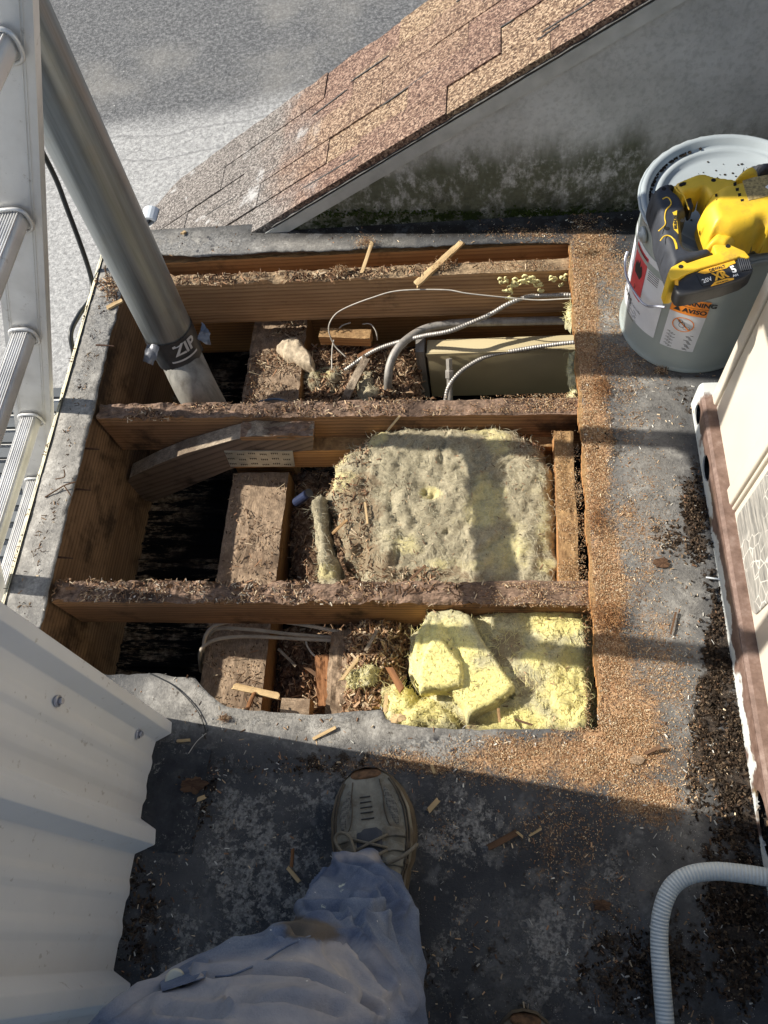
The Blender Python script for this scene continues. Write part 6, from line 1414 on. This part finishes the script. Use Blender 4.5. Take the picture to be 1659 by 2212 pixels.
def shoe(name, toe, heel, wid, hgt, parent, seed=0.):
    """toe, heel: world points on the deck"""
    toe = Vector(toe); heel = Vector(heel); d = (toe-heel); L = d.length; d.normalize(); s = d.cross(Vector((0, 0, 1)))
    sh_ = empty(name, heel.lerp(toe, .5), None, None); 
    for k_ in ('label', 'category'): 
        if k_ in sh_: del sh_[k_]
    sh_.parent = parent; sh_.matrix_local = parent_inv(parent) @ Matrix.Translation(heel.lerp(toe, .5))
    def half(t, side):   # half-width along the shoe, t 0 heel..1 toe
        base = [(0, .0), (.02, .42), (.08, .62), (.2, .68), (.38, .70), (.55, .90), (.66, 1.0), (.78, .97), (.88, .80), (.95, .56), (.99, .30), (1., .0)]
        for (a, b_), (c, e) in zip(base[:-1], base[1:]):
            if a <= t <= c: v = b_+(e-b_)*((t-a)/(c-a)); break
        sk = 1.04 if side > 0 and t > .5 else .98
        return v*wid/2*sk
    def bend(t): return .010*math.sin((t-.2)*2.6)
    def ring_at(t, z, k):
        return None
    # sole
    m = MB(); n = 44; ts = [(.5-.5*math.cos(math.pi*i/n)) for i in range(n+1)]
    loop = [(t, 1) for t in ts]+[(t, -1) for t in ts[::-1][1:-1]]
    def pt(t, side, f, z): return heel+d*(L*t)+s*(side*half(t, side)*f+bend(t))+Vector((0, 0, z))
    rows = [(.97, 0), (1.02, .006), (1.0, .013), (1.03, .017), (1.0, .024), (1.01, .028), (.95, .033)]; V = []
    for f, z in rows:
        for t, sd in loop: V.append(pt(t, sd, f, z+(.012*max(0, t-.85) if z else .03*max(0, t-.88))))
    k = len(loop); m.add(V, [(i*k+j, i*k+(j+1) % k, (i+1)*k+(j+1) % k, (i+1)*k+j) for i in range(len(rows)-1) for j in range(k)]+[tuple(range(k))[::-1]])
    m.build('sole', M['sole'], sh_, smooth=True)
    # upper
    def top(t):
        pf2 = [(0, .07), (.06, .085), (.2, .09), (.35, .088), (.5, .078), (.62, .066), (.75, .056), (.88, .046), (.95, .038), (1, .026)]
        for (a, b_), (c, e) in zip(pf2[:-1], pf2[1:]):
            if a <= t <= c: return b_+(e-b_)*((t-a)/(c-a))
    V = []; nt2 = 46; na = 26
    def up(t, a, off=0.):   # a: 0 (one side) .. pi (other side)
        sd = 1 if math.cos(a) >= 0 else -1; hw = half(min(max(t, .004), .996), sd)*.95; z = .028+(top(t)-.028)*(abs(math.sin(a))**.62)
        return heel+d*(L*t)+s*(math.copysign(abs(math.cos(a))**.72, math.cos(a))*(hw+off)+bend(t))+Vector((0, 0, z+off+.0009*fbm((t*L*3, a, seed), 9, 3)))
    for i in range(nt2+1):
        t = .5-.5*math.cos(math.pi*i/nt2); t = .01+.98*t
        for j in range(na+1): V.append(up(t, math.pi*j/na))
    m = MB(); m.add(V, [(i*(na+1)+j, i*(na+1)+j+1, (i+1)*(na+1)+j+1, (i+1)*(na+1)+j) for i in range(nt2) for j in range(na)])
    m.build('upper', M['shoe'], sh_, smooth=True)
    def patch(nm, pts, mat, off=.0012, th=None):
        # pts: (t, a) polygon; fan-filled small grid
        c = (sum(p[0] for p in pts)/len(pts), sum(p[1] for p in pts)/len(pts)); V = [up(*c, off)]; Fs = []; n = len(pts); R_ = 5
        for r_ in range(1, R_+1):
            for (t, a) in pts: V.append(up(c[0]+(t-c[0])*r_/R_, c[1]+(a-c[1])*r_/R_, off if r_ < R_ else off*.1))
        for j in range(n):
            Fs.append((0, 1+j, 1+(j+1) % n))
            for r_ in range(R_-1): b0 = 1+r_*n; Fs.append((b0+j, b0+n+j, b0+n+(j+1) % n, b0+(j+1) % n))
        MB().add(V, Fs).build(nm, mat, sh_, smooth=True)
    ell = lambda t0, a0, rt_, ra, sh=0: [(t0+rt_*math.cos(2*math.pi*i/22), a0+ra*math.sin(2*math.pi*i/22)+sh*math.cos(2*math.pi*i/22)) for i in range(22)]
    patch('mesh_panel', ell(.795, 1.02, .095, .17, .08), M['shoe_mesh'], .0022); patch('mesh_panel', ell(.795, math.pi-1.02, .095, .17, -.08), M['shoe_mesh'], .0022)
    patch('toe_dust', [(.985-.05*abs(math.sin(math.pi*i/20))*.9, .25+(math.pi-.5)*i/20) for i in range(21)]+[(.992, math.pi-.25-(math.pi-.5)*i/8) for i in range(9)], M['mud'], .0022)
    patch('tongue', [(.68, 1.38), (.70, 1.48), (.70, 1.66), (.68, 1.78), (.50, 1.82), (.4, 1.7), (.4, 1.44), (.50, 1.32)], M['rubber'], .0018)
    # overlays: piping lines, straps and stitches
    ln = MB()
    for a_ in (.30, .45, math.pi-.30, math.pi-.45): ln.tube([up(t, a_+.18*math.sin((t-.3)*3)*(1 if a_ < 1.5 else -1), .0012) for t in np.linspace(.12, .93, 26)], .0016, 5)
    ln.build('piping', M['shoe_b'], sh_, smooth=True)
    for side in (1, -1):
        for i, t0 in enumerate((.665, .60, .535)):
            a_c = math.pi/2; sg = side
            quad = [(t0+.030, a_c-sg*.20), (t0+.034, a_c-sg*.42), (t0+.010, a_c-sg*.85), (t0-.030, a_c-sg*.95), (t0-.016, a_c-sg*.5), (t0-.018, a_c-sg*.22)]
            patch('eyestay', quad, M['shoe'], .0042)
    tl = MB(); tl.tube(cat([up(.93, 1.15, .0012), up(.86, 1.22, .0012), up(.78, 1.28, .0012), up(.71, 1.20, .0012), up(.66, .95, .0012)], 5), .0009, 5); tl.build('stitching', M['shoe_b'], sh_)
    tl = MB(); tl.tube(cat([up(.93, math.pi-1.15, .0012), up(.86, math.pi-1.22, .0012), up(.78, math.pi-1.28, .0012), up(.71, math.pi-1.20, .0012), up(.66, math.pi-.95, .0012)], 5), .0009, 5); tl.build('stitching', M['shoe_b'], sh_)
    patch('side_window', ell(.60, .50, .018, .14), M['shoe_b'], .003); patch('side_window', ell(.53, .52, .014, .12), M['shoe_b'], .003)
    st = MB()
    for t0 in (.745, .775, .80, .825, .85): st.tube([up(t0, math.pi/2-.08+.03*(t0-.7)*9, .0008), up(t0, math.pi/2+.08+.03*(t0-.7)*9, .0008)], .0011, 5)
    st.build('perforations', M['black'], sh_)
    lc = MB()
    for t0, t1_ in ((.66, .60), (.60, .66), (.59, .53), (.53, .59)): lc.tube([up(t0, math.pi/2-.30, .004), up((t0+t1_)/2, math.pi/2, .007), up(t1_, math.pi/2+.30, .004)], .0024, 6, sx=1.)
    lc.tube(cat([up(.55, 1.80, .006), up(.59, 2.05, .010), up(.665, 2.25, .012), up(.695, 2.08, .013), up(.67, 1.86, .012), up(.60, 1.78, .010), up(.53, 1.72, .008)], 6), .0026, 7)
    lc.tube(cat([up(.53, 1.3, .007), up(.55, .95, .012), up(.58, .55, .012), up(.60, .20, .010)], 6), .0030, 7)
    lc.build('lace', M['lace'], sh_, smooth=True)
    return sh_
toe = P(780, 1662, .035); toe.z = .02; hl_ = P(815, 2010, .02)
dirn = Vector((.0, 0, 0)); hl_ = toe+(P(806, 1930, .02)-P(780, 1668, .02)).normalized()*.325
shoe('shoe', toe, hl_, .138, .09, per_)
toe2 = P(1118, 2178, .03); toe2.z = .02; shoe('shoe', toe2, toe2+Vector((.01, -.30, 0)), .118, .09, per_, 3.)
